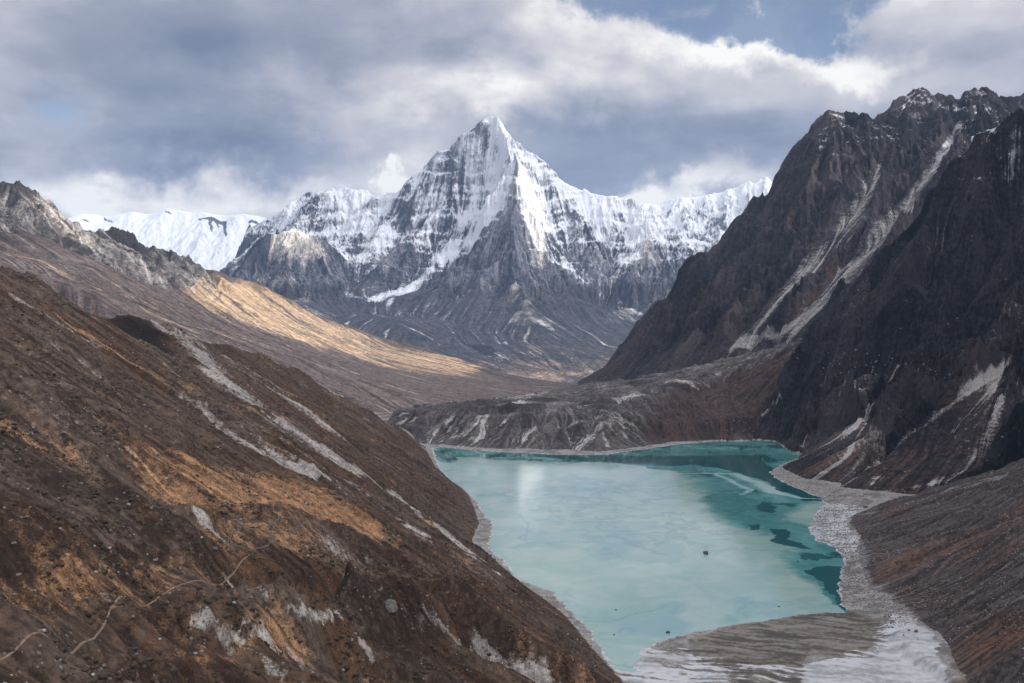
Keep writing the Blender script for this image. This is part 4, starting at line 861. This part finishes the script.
# ------------------------------------------------------------------ unseen cloud deck, added to shade all but chosen slopes
SUN = Vector((.90, -.43, 0)).normalized(); EL = math.radians(28)
sv = Vector((SUN.x*math.cos(EL), SUN.y*math.cos(EL), math.sin(EL)))
CH = 5500.
K = Grid(-4500, 14500, 400, -3500, 17500, 440, polar=False)
def gaps(G, pts, r, warp=70):
    P = []
    for a, b_ in pts:
        x, y = G.hit(a, b_); z = float(G.samp(G.H, np.array([x]), np.array([y]))[0]); t = (CH-z)/sv.z
        P.append((x+sv.x*t, y+sv.y*t))
    return K.wpoly(P, r, warp)
hole_ = np.maximum.reduce([gaps(B, [(196,274),(240,280),(300,305),(350,327),(440,357),(520,378),(560,384),(480,378),(400,368),(350,360),(300,347),(250,325),(185,290)], 330),
    gaps(B, [(20,188),(60,215),(120,250),(150,275),(100,258),(40,225)], 160),
    gaps(C, [(519,162),(530,172),(543,195),(550,225),(553,262),(545,274),(530,262),(521,235),(519,200)], 140), gaps(C, [(258,238),(282,228),(318,236),(326,252),(300,258),(262,256)], 200),
    gaps(C, [(500,118),(520,150),(500,150),(488,125)], 160), gaps(C, [(590,240),(625,240),(630,262),(595,265)], 200), gaps(C, [(500,376),(620,362),(615,388),(500,388)], 260), gaps(C, [(600,318),(618,316),(638,330),(625,334)], 150)])
edge_ = ss(0, 1500, K.X+4500)*ss(0, 1500, 14500-K.X)*ss(0, 1500, K.Y+3500)*ss(0, 1500, 17500-K.Y)
cover = ss(.02, .5, edge_+.35*fbm(K.X, K.Y, 1400, 4, 97)-.15)*(1-hole_)-.25
th = np.clip(cover, 0, 1)**1.3*1.3*(420+260*fbm(K.X, K.Y, 900, 5, 98))
def cloud_mat():
    m, T = newmat('shade_cloud_vapour')
    d = T.n('ShaderNodeBsdfTranslucent'); d.inputs[0].default_value = (.9, .9, .9, 1); e = T.n('ShaderNodeBsdfDiffuse'); e.inputs[0].default_value = (.9, .9, .9, 1)
    a = T.n('ShaderNodeMixShader'); a.inputs[0].default_value = .5; T.L.new(d.outputs[0], a.inputs[1]); T.L.new(e.outputs[0], a.inputs[2])
    t = T.n('ShaderNodeBsdfTransparent'); x = T.n('ShaderNodeMixShader'); T.put(x.inputs[0], T.m('SUBTRACT', 1, T.m('EXPONENT', T.m('MULTIPLY', T.attr('depth'), -.75))))
    T.L.new(t.outputs[0], x.inputs[1]); T.L.new(a.outputs[0], x.inputs[2]); T.L.new(x.outputs[0], T.n('ShaderNodeOutputMaterial').inputs[0]); return m
cmat = cloud_mat()
K.att = {'depth': np.clip(th/260, 0, 1).astype(f4)}; empty_ = th <= 1e-3
parts_ = []
for sg in (.7, -.3):
    K.H = (CH+sg*th).astype(f4); parts_.append(K.build('shade_clouds', cmat, 'cloud deck added above the frame to shape the sunlight', drop=empty_))
bpy.context.view_layer.update()
import bmesh
bmk = bmesh.new(); bmk.from_mesh(parts_[0].data); bmk.from_mesh(parts_[1].data); bmesh.ops.remove_doubles(bmk, verts=bmk.verts, dist=.5); bmk.to_mesh(parts_[0].data); bmk.free()
bpy.data.objects.remove(parts_[1])
# ------------------------------------------------------------------ sun and sky
ld = bpy.data.lights.new('sun', 'SUN'); ld.energy = 4.6; ld.angle = math.radians(.5); ld.color = (1, .92, .80)
lo = bpy.data.objects.new('sun', ld); COL.objects.link(lo); lo.rotation_euler = sv.to_track_quat('Z', 'Y').to_euler(); lo.location = (3000, -1500, 4000)
w = bpy.data.worlds.new('World'); SC.world = w; w.use_nodes = True; T = NT(w.node_tree)
sky = T.n('ShaderNodeTexSky', sky_type='NISHITA', sun_disc=False); sky.sun_elevation = EL; sky.sun_rotation = math.atan2(SUN.x, SUN.y); sky.altitude = 4500
sky.air_density = 1.0; sky.dust_density = .6
bg1 = T.n('ShaderNodeBackground'); T.put(bg1.inputs[0], sky.outputs[0]); bg1.inputs[1].default_value = .10
dirv = T.vm('NORMALIZE', T.n('ShaderNodeTexCoord').outputs['Generated'])
sp_ = T.n('ShaderNodeSeparateXYZ'); T.put(sp_.inputs[0], dirv); dz = sp_.outputs[2]
# cloud layer coordinates: where the view direction meets a high deck
inv = T.m('DIVIDE', 1, T.m('ADD', T.m('MAXIMUM', dz, 0), .24))
cv = T.n('ShaderNodeCombineXYZ'); T.put(cv.inputs[0], T.m('MULTIPLY', sp_.outputs[0], inv)); T.put(cv.inputs[1], T.m('MULTIPLY', sp_.outputs[1], inv)); T.put(cv.inputs[2], T.m('MULTIPLY', dz, 1.5))
dcv = T.vm('ADD', cv.outputs[0], (3.7, 1.2, .5))
N1 = T.noise(dcv, 1.15, 9, .52, .25); N2 = T.noise(dcv, 3.2, 8, .55, .3); N3 = T.noise(T.scalev(dirv, (1, 1, 2.2)), 5, 9, .55, .2)
def pd(px, py):                       # unit direction of a cloud feature
    v_ = Vector(((px-512)/F, 1, (HOR-py)/F)).normalized(); return v_
def blob(px, py, rx, ry, amp, warp=.16):
    """soft elliptical patch of sky in a given direction"""
    d = pd(px, py)
    wv = T.vm('ADD', dirv, T.vm('SCALE', T.vm('SUBTRACT', NW, (.5, .5, .5)), warp))
    df = T.vm('SUBTRACT', wv, tuple(d))
    s_ = T.scalev(df, (F/rx, .3*F/rx, F/ry))
    return T.m('MULTIPLY', T.mapr(T.vm('LENGTH', s_), .25, 1.1, 1, 0), T.m('MULTIPLY', T.mapr(N3, .3, .7, .35, 1.6), amp))
nw = T.n('ShaderNodeTexNoise'); T.put(nw.inputs['Vector'], dirv); nw.inputs['Scale'].default_value = 9; nw.inputs['Detail'].default_value = 6; NW = nw.outputs['Color']; nw.inputs['Roughness'].default_value = .6
def acc(lst, base):
    for b_ in lst: base = T.m('ADD', base, blob(*b_))
    return base
# brightness of the cloud deck
br = T.m('ADD', T.m('MULTIPLY', T.m('SUBTRACT', N1, .5), 1.1), T.m('ADD', T.m('MULTIPLY', T.m('SUBTRACT', N2, .5), .7), T.m('MULTIPLY', T.m('SUBTRACT', N3, .5), .9)))
br = acc([(60,20,260,70,-.22), (330,30,200,70,-.2), (200,150,170,60,-.20), (270,165,120,45,-.15), (620,160,190,60,-.22), (470,75,160,60,.14), (560,50,200,50,.16), (390,185,40,20,.5), (330,120,160,60,.04), (20,170,110,60,.30), (150,202,230,40,.32),(20,215,120,50,.15), (868,52,60,26,.27), (740,40,130,30,.28), (700,182,110,24,.42), (980,40,110,50,.02), (480,95,70,40,.22), (640,190,40,14,.3)], br)
cr_ = T.n('ShaderNodeValToRGB'); T.put(cr_.inputs[0], T.m('ADD', br, .5))
el = cr_.color_ramp.elements
el[0].position = .08; el[0].color = (.17, .20, .29, 1); el[1].position = .95; el[1].color = (.93, .905, .87, 1)
for p, c in ((.33, (.30, .325, .41, 1)), (.52, (.47, .47, .525, 1)), (.70, (.655, .64, .655, 1))):
    e = el.new(p); e.color = c
# holes with blue behind
hole = acc([(720,-10,240,52,1.0), (800,20,120,34,.6), (60,110,150,60,.42), (20,70,140,40,.3), (225,100,110,36,.35), (650,150,80,20,.0)], T.m('MULTIPLY', T.m('SUBTRACT', N2, .5), 1.3))
hole = T.mapr(hole, .35, .95, 0, .85)
glow = T.m('MULTIPLY', T.m('POWER', T.m('MAXIMUM', T.vm('DOT_PRODUCT', dirv, tuple(Vector((sv.x, sv.y, sv.z+.35)).normalized())), 0), 9), 15)
hi = T.m('MULTIPLY', T.mapr(dz, .22, .75, 1, 1.05), T.m('ADD', 1, glow))         # thinner, brighter deck overhead
bg2 = T.n('ShaderNodeBackground'); T.put(bg2.inputs[0], cr_.outputs[0]); T.put(bg2.inputs[1], hi)
mx = T.n('ShaderNodeMixShader'); T.L.new(T.m('SUBTRACT', 1, hole), mx.inputs[0]); T.L.new(bg1.outputs[0], mx.inputs[1]); T.L.new(bg2.outputs[0], mx.inputs[2])
T.L.new(mx.outputs[0], T.n('ShaderNodeOutputWorld').inputs[0])
# ------------------------------------------------------------------ camera
cd = bpy.data.cameras.new('camera'); cd.sensor_width = 36; cd.lens = F*36/1024; cd.shift_y = -(341.5-HOR)/1024; cd.clip_start = 1; cd.clip_end = 60000
co = bpy.data.objects.new('camera', cd); COL.objects.link(co); co.location = (0, 0, CZ); co.rotation_euler = (math.pi/2, 0, 0); SC.camera = co
SC.render.resolution_x, SC.render.resolution_y = 1024, 683
SC.view_settings.view_transform = 'Standard'; SC.view_settings.look = 'None'; SC.view_settings.exposure = .22; SC.view_settings.gamma = 1
SC.cycles.max_bounces = 5; SC.cycles.diffuse_bounces = 2; SC.cycles.glossy_bounces = 2; SC.cycles.volume_bounces = 1
print('script', round(time.time()-T0, 1))
